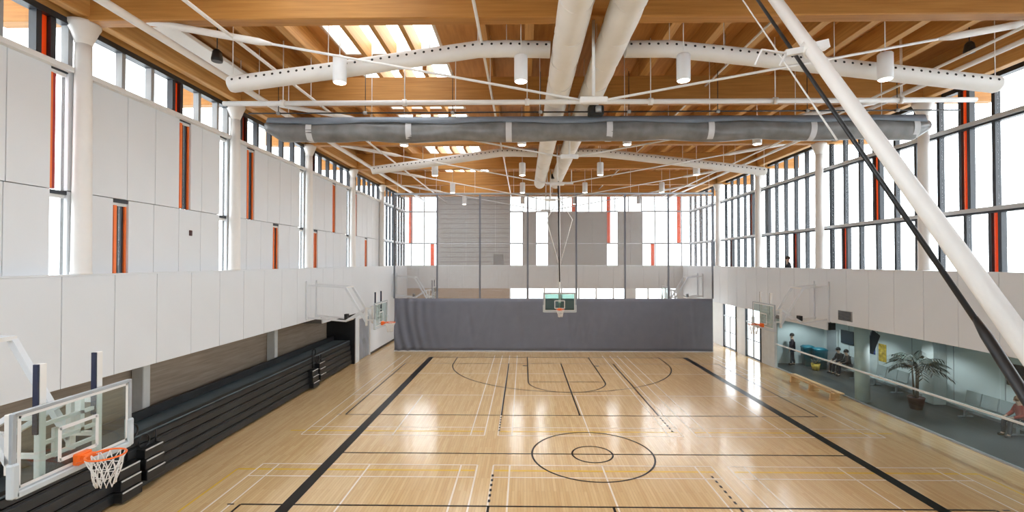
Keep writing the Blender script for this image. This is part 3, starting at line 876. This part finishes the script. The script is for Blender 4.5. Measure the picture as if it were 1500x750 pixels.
for s in seams: box_part('seam', s - .055, s + .055, -.012, .012, 3.4, 10.1, M['seam'], dc)
MB().tube([(-hw, 0, 10.13), (hw, 0, 10.13)], .06, 10).build('top_pipe', M['alu'], dc)
for k in range(9):
    x = -hw + .2 + (2*hw - .4) * k / 8
    MB().tube([(x, 0, 10.15), (x, 0, ZD)], .012, 5).build('cable', M['white_steel'], dc)

# ------------------------------------------------------------------ basketball goals
def make_net(r=.225, h=.42, n=12):
    m = MB(); rows = 6
    def pt(a, t): 
        rr = r * (1 - .52 * t ** .8) + .012 * math.sin(a * 5 + t * 9)
        return Vector((rr * math.cos(a), rr * math.sin(a), -t * h - .01 + .012 * math.sin(a * 3)))
    for k in range(n):
        for sg in (-1, 1):
            m.tube([pt(2*PI*k/n + sg * 2*PI/n * t * rows / 4, t) for t in [i / 8 for i in range(9)]], .0075, 4)
    for t in (.33, .66): m.tube([pt(2*PI*j/24, t) for j in range(24)], .006, 4, closed=True)
    return m
def rim_net(parent, loc, gl=1):
    """ring centred at loc, stem towards -x"""
    rm = MB().tube([(loc[0] + .225*math.cos(2*PI*j/36), loc[1] + .225*math.sin(2*PI*j/36), loc[2]) for j in range(36)], .013, 8, closed=True)
    rm.add([], [])
    rm.bar((loc[0] - .37, loc[1], loc[2] - .01), (loc[0] - .215, loc[1], loc[2] - .01), .16, .045)
    rm.bbox(loc[0] - .385, loc[0] - .29, loc[1] - .11, loc[1] + .11, loc[2] - .12, loc[2] + .04, .015)
    for s in (-1, 1): rm.tube([(loc[0] - .33, loc[1] + s*.1, loc[2] - .08), (loc[0] - .1, loc[1] + s*.195, loc[2] - .005)], .011, 6)
    rim = rm.build('rim', M['rim'], parent)
    make_net().build('net', M['net'], rim, loc)
def backboard(parent, glass, w=1.83, h=1.07, z0=2.9, pad=True):
    """board in the plane x=0 facing +x"""
    b = box_part('backboard', -.008, .008, -w/2 + .03, w/2 - .03, z0 + .03, z0 + h - .03, glass, parent)
    fr = MB()
    for y in (-w/2, w/2): fr.bbox(-.03, .02, y - .03, y + .03, z0, z0 + h, .008)
    for z in (z0 + .02, z0 + h - .02): fr.bbox(-.03, .02, -w/2, w/2, z - .025, z + .025, .008)
    fr.build('board_frame', M['alu'], parent)
    ln = MB(); t = .022
    for y in (-w/2 + .06, w/2 - .06): ln.box(.009, .012, y - t, y + t, z0 + .05, z0 + h - .05)
    for z in (z0 + .06, z0 + h - .06): ln.box(.009, .012, -w/2 + .05, w/2 - .05, z - t, z + t)
    for y in (-.28, .28): ln.box(.009, .012, y - .025, y + .025, z0 + .17, z0 + .62)
    for z in (z0 + .18, z0 + .61): ln.box(.009, .012, -.28, .28, z - .025, z + .025)
    ln.build('target_lines', M['white_paint'], parent)
    if pad:
        for s in (-1, 1):
            pm = MB(); y = s * (w/2 + .0)
            pm.bbox(-.05, .05, y - .05, y + .05, z0 - .05, z0 + .38, .02)
            pm.build('edge_pad', M['pad'], parent)
        MB().bbox(-.05, .05, -w/2, w/2, z0 - .06, z0 + .025, .015).build('edge_pad', M['pad'], parent)
def side_goal(loc, rz, W, label, glass, bw=1.83, bh=1.07):
    g = thing('wall_basketball_goal', label, 'basketball hoop', loc, rz)
    backboard(g, glass, bw, bh)
    rim_net(g, (.40, 0, 3.05))
    for y in (-.42, .42):
        box_part('height_post', -.16, -.08, y - .045, y + .045, 2.86, 4.42, M['white_steel'], g, .006)
        box_part('post_liner', -.15, -.085, y - .075, y - .05, 3.5, 4.42, M['navy'], g)
        MB().bar((-.16, y, 3.2), (-.52, y, 3.2), .06, .06).build('arm', M['white_steel'], g)
        box_part('rear_post', -.56, -.48, y - .045, y + .045, 2.95, 3.75, M['white_steel'], g, .006)
        MB().bar((-.16, y, 3.7), (-.52, y, 3.7), .06, .06).build('arm', M['white_steel'], g)
        # folding side frame: top arm, steep brace, lower arm
        MB().bar((-.52, y, 3.1), (-1.45, y, 4.62), .09, .09).build('brace', M['panel'], g)
        MB().bar((-.52, y, 3.72), (-1.45, y, 3.15), .07, .07).build('brace', M['panel'], g)
        MB().bar((-1.40, y, 4.62), (-W, y, 4.72), .07, .07).build('arm', M['panel'], g)
        MB().bar((-1.40, y, 3.15), (-W, y, 3.3), .07, .07).build('arm', M['panel'], g)
    for z in (3.15, 3.35, 3.6): MB().bar((-.12, -.45, z), (-.12, .45, z), .05, .05).build('cross_bar', M['white_steel'], g)
    MB().bar((-.14, -.2, 3.1), (-.14, -.2, 3.5), .05, .05).build('cross_bar', M['white_steel'], g)
    MB().bar((-.14, .16, 3.3), (-.14, .16, 3.85), .06, .09).build('cross_bar', M['white_steel'], g)
    MB().bar((-.14, .16, 3.83), (-.14, .42, 3.83), .05, .05).build('cross_bar', M['white_steel'], g)
    for z in (3.15, 4.62): MB().bar((-1.42, -.45, z), (-1.42, .45, z), .06, .06).build('cross_bar', M['white_steel'], g)
    box_part('latch_box', -1.62, -1.48, -.12, .12, 3.2, 3.42, M['black'], g, .01)
    for y in (-.5, .5): MB().bar((-W + .03, y, 3.2), (-W + .03, y, 4.9), .10, .06).build('wall_rail', M['panel'], g)
    return g
side_goal((-6.3, 6.62, -.04), 0, 3.19, 'glass backboard goal on white arms over the bleacher end with aisle steps', M['board_glass'], 1.72, 1.0)
side_goal((-6.35, 21.0, 0), 0, 3.14, 'glass backboard goal on white arms near the grey double door', M['board_glass'])
side_goal((10.35, 20.6, 0), PI, 2.49, 'glass backboard goal on white arms from the balcony over the lobby', M['board_glass'])
side_goal((-6.5, 34.6, 0), 0, 2.98, 'glass backboard goal beyond the lowered curtain on the panel wall side', M['board_glass'])
side_goal((10.35, 34.6, 0), PI, 2.49, 'glass backboard goal beyond the lowered curtain on the window wall side', M['board_glass'])

# main far goal hung from the roof
g = thing('ceiling_basketball_goal', 'green tinted backboard goal hung from the roof in front of the lowered curtain', 'basketball hoop', (X0 + .02, 27.2, 0), -PI/2)
backboard(g, M['board_green'])
rim_net(g, (.40, 0, 3.05))
MB().tube([(-.12, 0, 2.95), (-.12, 0, 4.3), (-.12, 0, 10.3)], .05, 10).build('mast', M['white_steel'], g)
MB().box(-.02, .0, -.07, .07, 3.4, 3.97).build('mount_plate', M['white_paint'], g)
MB().tube([(.02, 0, 4.6), (.5, -.12, 10.6)], .04, 8).build('fold_strut', M['black'], g)
for s in (-1, 1):
    MB().tube([(-.12, s*.03, 5.6), (-.14, s*.75, 8.2), (-.12, s*.06, 9.3)], .025, 8).build('brace', M['white_steel'], g)
MB().bar((-.12, -.8, 10.3), (-.12, .8, 10.3), .12, .12).build('pivot_beam', M['white_steel'], g)
for s in (-1, 1): MB().tube([(-.12, s*.7, 10.3), (-.12, s*.7, ZP0)], .03, 8).build('hanger', M['white_steel'], g)
MB().bbox(.35, .65, -.5, -.1, 10.45, 10.7, .03).build('winch', M['black'], g)

# near roof-hung goal: its mast crosses the view
XM = 2.4
def atx(px, py): return at(px, py, XM * FPX / (px - 767.0))       # the whole goal swings in one lengthwise plane
pT = atx(1136, 0); pB = atx(1500, 504); dv = pB - pT
o0 = pT - dv * .68
g = thing('folding_goal_mast', 'white diagonal mast of a roof-hung goal with black strut alongside', 'basketball mast', o0)
MB().tube([Vector((0, 0, 0)), pB + dv*.15 - o0], .05, 20).build('mast', M['white_steel'], g)
pc = atx(1186, 72) - o0; ddn = dv.normalized()
MB().tube([pc - ddn*.05, pc + ddn*.05], .062, 20).build('clamp', M['white_steel'], g)
MB().bar(pc + Vector((.03, 0, .01)), pc + Vector((.14, .0, .035)), .08, .07).build('clamp_ear', M['white_steel'], g)
dc_ = pc.y + o0.y
q1 = at(1151, 78, dc_) - o0; q2 = at(1116, 73, dc_) - o0
br = MB().bar(pc, q1, .04, .05).build('bracket_arm', M['white_steel'], g)
MB().tube([q1, q2, at(1106, 96, dc_) - o0], .011, 8).build('handle_loop', M['white_steel'], br)
MB().tube([q1, at(1142, 97, dc_) - o0], .011, 8).build('handle_loop', M['white_steel'], br)
b0 = atx(1106, -6); b1 = atx(1445, 492); b2 = atx(1500, 578); db = b2 - b1; bt = b0 - (b1 - b0) * .55
MB().tube([bt - o0, b0 - o0, b1 - o0], .015, 10).build('strut', M['black'], g)
MB().tube([b1 - db*.35 - o0, b1 - o0, b2 - o0, b2 + db*.8 - o0], [.015, .026, .027, .027], 12).build('strut_sleeve', M['black'], g)
c0 = atx(1088, 0); c1 = atx(1226, 205)
MB().tube([c0 - (c1 - c0) * .9 - o0, c1 - o0], .007, 6).build('cable', M['white_steel'], g)
MB().bar(Vector((-.04, 0, 0)), Vector((1.6, 0, 0)), .10, .10).build('pivot_beam', M['white_steel'], g)
for s in (.12, 1.4):
    MB().tube([Vector((s, 0, 0)), Vector((s, 0, ZP0 + .05 - o0.z))], .03, 8).build('hanger', M['white_steel'], g)

# ------------------------------------------------------------------ bleachers
bl = thing('folded_bleachers', 'long bank of folded black telescopic bleachers in the wall recess', 'bleachers', (-9.6, 0, 0))
ya, ybn = -2.0, 26.3
for k in range(5):
    z0 = .04 + k * .265
    m = MB(); m.bbox(-.06 - k*.025, .0 - k*.025, ya, ybn, z0 + .03, z0 + .235, .012)
    m.build('row_front', M['bleach'], bl)
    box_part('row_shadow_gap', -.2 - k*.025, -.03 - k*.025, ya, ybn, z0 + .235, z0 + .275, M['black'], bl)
    box_part('row_tread', -.35 - k*.025, -.015 - k*.025, ya, ybn, z0 + .21, z0 + .232, M['bleach_top'], bl)
MB().bbox(-1.05, -.1, ya, ybn, 1.28, 1.36, .015).build('top_deck', M['bleach_top'], bl)
MB().bbox(-1.08, -.98, ya, ybn, 1.36, 1.62, .02).build('back_rail', M['bleach'], bl)
MB().bbox(-1.0, -.15, ybn, ybn + .05, 0, 1.36, .01).build('end_panel', M['black'], bl)
MB().bbox(-.9, -.2, ya + .1, ybn - .1, 0, .1, .01).build('base_frame', M['black'], bl)
for ys_ in (11.5, 21.6):
    for j, (yo, zs) in enumerate(((-.52, (.33, .6, .86)), (.22, (.52, .79, 1.05)))):
        bx = MB()
        for k, z in enumerate(zs):
            bx.bbox(-.12, .20 - .03*k, ys_ + yo, ys_ + yo + .6, z - .26, z - .02, .01)
        bx.build('aisle_step', M['black'], bl)
        for k, z in enumerate(zs):
            box_part('step_nosing', .19 - .03*k, .215 - .03*k, ys_ + yo + .02, ys_ + yo + .58, z - .045, z - .015, M['strap'], bl)
    for yo, zc_ in ((.05, 1.55), (.42, 1.18)):
        MB().tube([(-.05 + .0, ys_ + yo + .17 * math.cos(t), zc_ + .17 * math.sin(t)) for t in [2*PI*i/20 for i in range(20)]], .02, 6, closed=True).build('hand_hoop', M['black'], bl)
    MB().tube([(-.05, ys_ - .1, .9), (-.05, ys_ - .1, 1.7)], .02, 6).build('hand_post', M['black'], bl)
    MB().tube([(-.05, ys_ + .8, .9), (-.05, ys_ + .8, 1.35)], .02, 6).build('hand_post', M['black'], bl)

# ------------------------------------------------------------------ court-side bench
bn = thing('gym_bench', 'low pale wooden bench on the court beside the lobby glass', 'bench', (12.95, 21.4, 0))
for x in (-.11, .11): MB().bbox(x - .10, x + .10, -1.75, 1.75, .30, .345, .008).build('seat_plank', M['bench_wood'], bn)
for y in (-1.45, 0, 1.45):
    m = MB(); m.bbox(-.2, .2, y - .03, y + .03, .05, .30, .008); m.bbox(-.24, .24, y - .05, y + .05, 0, .06, .008)
    m.build('leg', M['bench_wood'], bn)
MB().bar((0, -1.5, .22), (0, 1.5, .22), .03, .08).build('stretcher', M['bench_wood'], bn)

# ------------------------------------------------------------------ lobby contents
for k, y in enumerate((3.0, 7.0, 11.0, 15.0, 19.0, 22.5, 25.6)):  # unseen fill lights added above the soffit line to brighten the lobby
    c = thing('lobby_fill', 'unseen fill light added under the lobby ceiling behind the glass', 'fill light', (15.2, y, 3.2), 0, 'added lobby fill lights')
    MB().bbox(-.1, .1, -.75, .75, -.05, .018, .01).build('housing', M['lamp'], c)
    MB().box(-.085, .085, -.72, .72, -.056, -.05).build('diffuser', M['lobby_fill_glow'], c)
    al = bpy.data.lights.new('lobby_fill', 'SPOT'); al.spot_size = 2.2; al.spot_blend = .4; al.shadow_soft_size = .1; al.energy = 230; al.color = (.95, .98, 1)
    ao = bpy.data.objects.new('lobby_fill_spot', al); COL.objects.link(ao); ao.parent = c; ao.location = (0, 0, -.07)
def lobby_seat(y, n, label):
    s = thing('lobby_bench', label, 'bench', (16.35, y, 0))
    L = n * .62
    for k in range(n):
        a = -L/2 + k*.62
        MB().bbox(-.25, .25, a + .015, a + .605, .345, .42, .02).build('seat', M['seat_grey'], s)
        m = MB(); m.bar((.27, a + .31, .46), (.36, a + .31, .92), .58, .05, up=(1, 0, 0)); m.build('backrest', M['seat_grey'], s)
    MB().bar((0, -L/2, .315), (0, L/2, .315), .08, .06).build('beam', M['alu'], s)
    for y_ in (-L/2 + .3, L/2 - .3):
        MB().bar((0, y_, 0), (0, y_, .32), .06, .06).bar((-.25, y_, .02), (.28, y_, .02), .06, .04).build('leg', M['alu'], s)
lobby_seat(16.9, 4, 'grey lobby seat row where the person in red sits')
lobby_seat(21.7, 3, 'grey lobby seat row between round column and potted palm')
lobby_seat(24.3, 3, 'grey lobby seat row under the wall screen with two people')

def screen(name, label, y0, y1, z0, z1, x=16.97):
    s = thing(name, label, 'screen', (x, (y0+y1)/2, (z0+z1)/2))
    hy, hz = (y1-y0)/2, (z1-z0)/2
    MB().bbox(-.05, .0, -hy, hy, -hz, hz, .01).build('housing', M['black'], s)
    box_part('display', -.054, -.05, -hy + .03, hy - .03, -hz + .03, hz - .03, M['screen'], s)
screen('wall_screen', 'dark wall screen above the two seated people', 24.55, 25.55, 1.44, 2.14)
screen('wall_screen', 'large dark wall screen above the person in red', 15.2, 16.9, 1.44, 2.2)
# banner-like dark board hanging from the lobby ceiling
hb = thing('hanging_board', 'dark tilted board hanging from the lobby ceiling behind the round column', 'sign', (15.7, 21.6, 2.15), 0.35)
MB().bar((-.2, 0, -.42), (.28, 0, .38), .06, .55, up=(1, 0, 0)).build('board', M['screen'], hb)
for x in (-.1, .2): MB().tube([(x, 0, .2), (x, 0, 1.05)], .01, 5).build('cord', M['grey_frame'], hb)
for y, z0, z1, mt, lab in ((22.7, 1.02, 1.85, 'yellow', 'yellow poster on the lobby back wall'), (23.4, 1.25, 1.85, 'blue', 'blue poster on the lobby wall by the round column')):
    tag(MB().box(16.985, 16.997, y - .24, y + .24, z0, z1).build('wall_poster', M[mt]), lab, 'poster')
d = tag(empty('door_4'), kind='structure')
lf = box_part('door_leaf', 16.95, 16.99, 25.9, 26.75, 0, 2.05, M['grey_frame'], d)
box_part('door_frame', 16.94, 17.0, 25.82, 25.9, 0, 2.12, M['conc'], d); box_part('door_frame', 16.94, 17.0, 26.75, 26.83, 0, 2.12, M['conc'], d)
for k, (y, mt) in enumerate(((26.5, 'teal'), (25.75, 'teal'))):
    b = thing('recycling_bin', 'teal recycling bin in the lobby %s' % ('next to the standing person' if k == 0 else 'next to the small planter'), 'bin', (15.75 + .2*k, y, 0))
    MB().lathe([(.30, 0), (.36, .95), (.37, 1.0)], n=4).build('body', M[mt], b).rotation_euler.z = PI/4
    MB().lathe([(.38, 1.0), (.38, 1.04), (.25, 1.12)], n=4).build('lid', M['teal'], b).rotation_euler.z = PI/4
pl = thing('small_planter', 'small yellow planter with low dark leaves beside the bins', 'planter', (15.5, 25.4, 0))
MB().lathe([(.17, 0), (.22, .34), (.20, .34)], n=16).build('pot', M['yellow'], pl)
def leaf_blade(m, base, az, el, L, w, droop, n=5):
    pts = []
    for i in range(n + 1):
        t = i / n
        r = L * t * math.cos(el); z = L * t * math.sin(el) - droop * t * t
        pts.append(Vector((base[0] + r*math.cos(az), base[1] + r*math.sin(az), base[2] + z)))
    s_ = Vector((-math.sin(az), math.cos(az), 0)); vs = []; fs = []
    for i, p in enumerate(pts):
        ww = w * math.sin(PI * (.12 + .86 * i / n)); vs += [p + s_*ww, p + Vector((0, 0, ww*.25)), p - s_*ww]
    for i in range(n):
        a = 3*i; fs += [(a, a+1, a+4, a+3), (a+1, a+2, a+5, a+4)]
    m.add(vs, fs, True)
for k in range(14):
    m = MB(); leaf_blade(m, (0, 0, .33), k*2.4, random.uniform(.5, 1.2), random.uniform(.3, .5), .05, .12); m.build('leaf', M['leaf'], pl)
pm = thing('potted_palm', 'potted palm with drooping dark fronds in the lobby behind the glass', 'plant', (15.35, 18.8, 0))
MB().lathe([(.20, 0), (.27, .38), (.29, .46), (.25, .46), (.24, .42)], n=20).build('pot', M['pot'], pm)
for k in range(3):
    a = k * 2.1
    MB().tube([(.06*math.cos(a), .06*math.sin(a), .4), (.08*math.cos(a), .08*math.sin(a), .9), (.13*math.cos(a), .13*math.sin(a), 1.85)], [.035, .03, .025], 8).build('trunk', M['trunk'], pm)
for k in range(34):
    az = k * 2.399; el = random.uniform(.1, 1.2); L = random.uniform(.7, .98); dr = random.uniform(.25, .6)
    m = MB(); b0_ = Vector((.11*math.cos(az), .11*math.sin(az), 1.75 + random.uniform(-.1, .15)))
    pts = []
    for i in range(9):
        t = i / 8
        pts.append(b0_ + Vector((L*t*math.cos(el)*math.cos(az), L*t*math.cos(el)*math.sin(az), L*t*math.sin(el) - dr*t*t)))
    m.tube(pts, [.012] * 8 + [.004], 4)
    for i in range(2, 9):
        for sg in (-1, 1):
            leaf_blade(m, pts[i], az + sg*.75, -.35, .36 * (1 - .35*abs(i-5)/4), .026, .05, 3)
    m.build('frond', M['leaf'], pm)

# ------------------------------------------------------------------ people
def skin_mesh(name, verts, edges, radii, mat, parent, root=0, sub=2):
    me = bpy.data.meshes.new(name); me.from_pydata(verts, edges, []); me.materials.append(mat)
    o = bpy.data.objects.new(name, me); COL.objects.link(o); o.parent = parent
    md = o.modifiers.new('skin', 'SKIN'); md.use_smooth_shade = True
    sv = me.skin_vertices[0].data if me.skin_vertices else None
    if sv is None:
        me.skin_vertices.new() if hasattr(me.skin_vertices, 'new') else None
        sv = me.skin_vertices[0].data
    for i, r in enumerate(radii): sv[i].radius = (r, r) if not isinstance(r, tuple) else r
    sv[root].use_root = True
    s2 = o.modifiers.new('sub', 'SUBSURF'); s2.levels = sub; s2.render_levels = sub
    return o
def person(label, loc, rz, pose, top, bottom, hair, group=None):
    """faces +x locally; pose 'stand' or 'sit'"""
    p = thing('person', label, 'person', loc, rz, group)
    if pose == 'stand':
        J = dict(pel=(0,0,.95), sp=(0,0,1.15), ch=(0,0,1.36), nk=(0.0,0,1.50), h0=(.02,0,1.585), h1=(.03,0,1.70))
        def leg(s): return [(0, s*.09, .90), (.03 if s > 0 else -.02, s*.10, .50), (.06 if s > 0 else -.10, s*.10, .09)], (.13, s*.105, .05)
        def arm(s): return [(0, s*.18, 1.42), (-.02, s*.23, 1.14), (.10, s*.22, .90)], (.13, s*.215, .82)
    else:
        J = dict(pel=(0,0,.56), sp=(.02,0,.74), ch=(.06,0,.95), nk=(.09,0,1.08), h0=(.13,0,1.16), h1=(.15,0,1.27))
        def leg(s): return [(.03, s*.10, .55), (.44, s*.13, .53), (.46, s*.13, .09)], (.56, s*.14, .05)
        def arm(s): return [(.05, s*.18, 1.00), (.12, s*.25, .76), (.36, s*.14, .66)], (.44, s*.09, .64)
    V, E, R = [], [], []
    def ad(v, r, frm=None):
        V.append(tuple(v)); R.append(r); i = len(V) - 1
        if frm is not None: E.append((frm, i))
        return i
    a = ad(J['pel'], (.13, .10)); b = ad(J['sp'], (.125, .095), a); c = ad(J['ch'], (.14, .10), b)
    n_ = ad(J['nk'], .055, c); h = ad(J['h0'], .085, n_); h2 = ad(J['h1'], .085, h)
    for s in (-1, 1):
        pts, toe = leg(s); i = a
        for q, r in zip(pts, (.085, .06, .042)): i = ad(q, r, i)
        ad(toe, .04, i)
        pts, hand = arm(s); i = c
        for q, r in zip(pts, (.055, .042, .03)): i = ad(q, r, i)
        hv = Vector(hand) - Vector(pts[-1]); hv.normalize()
        pal = ad(hand, (.035, .02), i)
        sd = hv.cross(Vector((1, 0, 0))) if abs(hv.x) < .8 else hv.cross(Vector((0, 0, 1)))
        sd.normalize(); low = Vector((0, 0, -1)) if pose == 'sit' else Vector((.5, 0, -1))
        for k, ln in enumerate((.07, .08, .075, .06)):
            f0 = Vector(hand) + hv*.03 + sd*(.024*(k - 1.5)); f1 = f0 + hv*ln*.5; f2 = f1 + (hv*.6 + low*.5).normalized()*ln*.5
            j = ad(f0, .010, pal); j = ad(f1, .0095, j); ad(f2, .008, j)
        t0 = Vector(hand) - hv*.02 + sd*.045; j = ad(t0, .011, pal); ad(t0 + hv*.05 + sd*.015, .009, j)
    skin_mesh('body', V, E, R, M['skin'], p, 0, 2)
    # jacket
    V, E, R = [], [], []
    pe = Vector(J['pel']); lo = pe + Vector((0, 0, -.08 if pose == 'stand' else -.02))
    a = ad(lo, (.175, .14)); b = ad(J['sp'], (.165, .13), a); c = ad(J['ch'], (.18, .135), b); ad(Vector(J['nk']) - Vector((0, 0, .02)), .075, c)
    for s in (-1, 1):
        pts, _ = arm(s); i = c
        for q, r in zip(pts, (.08, .065, .05)): i = ad(q, r, i)
    skin_mesh('jacket', V, E, R, M[top], p, 1, 2)
    V, E, R = [], [], []
    a = ad(J['pel'], (.155, .125))
    for s in (-1, 1):
        pts, _ = leg(s); i = a
        for q, r in zip(pts, (.105, .078, .06)): i = ad(q, r, i)
    skin_mesh('trousers', V, E, R, M[bottom], p, 0, 2)
    for s in (-1, 1):
        pts, toe = leg(s)
        an = Vector(pts[-1]); tv = Vector(toe)
        skin_mesh('shoe', [tuple(an + Vector((-.04, 0, -.035))), tuple((an + tv)/2 + Vector((0, 0, -.02))), tuple(tv + Vector((.06, 0, 0)))], [(0, 1), (1, 2)], [(.05, .05), .05, .045], M['shoe'], p, 0, 2)
    hc = (Vector(J['h0']) + Vector(J['h1'])) / 2
    m = MB(); n2 = 14
    prof = [(.112*math.cos(t), .118*math.sin(t)) for t in [-.45 + (PI/2 + .40) * i / 8 for i in range(9)]]
    m.lathe(prof, (-.022, 0, .035), n2)
    m.build('hair', M[hair], p, hc)
    fm = MB()
    for s in (-1, 1):
        fm.lathe([(.004, -.012), (.012, -.006), (.012, .006), (.004, .012)], (.088, s*.034, .005), 8)
    fm.build('eyes', M['hair'], p, hc)
    nm = MB(); nm.bar((.09, 0, .0), (.112, 0, -.035), .022, .022); nm.bar((.085, -.022, -.065), (.085, .022, -.065), .012, .01)
    for s in (-1, 1): nm.bbox(-.02, .02, s*.092 - .012, s*.092 + .012, -.035, .03, .006)
    nm.build('face', M['skin'], p, hc)
    return p
person('person in a dark plum coat standing by the teal bins in the lobby', (14.95, 26.6, 0), 2.6, 'stand', 'plum', 'jeans', 'hair')
person('person in black seated under the wall screen, nearer the bins', (16.3, 24.62, 0), PI, 'sit', 'coat', 'jeans', 'hair')
person('person in black seated under the wall screen, nearer the round column', (16.3, 24.0, 0), PI - .3, 'sit', 'coat', 'jeans', 'hair')
person('person in a dark red top seated in the lobby beside the large screen', (16.3, 15.75, 0), PI - .2, 'sit', 'redshirt', 'jeans', 'hair_brown')
pp = person('person in black looking over the white balcony front by the windows', (13.26, 23.9, 4.25), PI - .3, 'stand', 'coat', 'jeans', 'hair')

pp.scale = (1, 1, 1)
tag(MB().bbox(-9.755, -9.71, ROW0 + 3.55 - .05, ROW0 + 3.55 + .05, 6.5, 6.66, .01).build('wall_device', M['pot']), 'tiny dark red alarm device on the white wall panels', 'alarm')
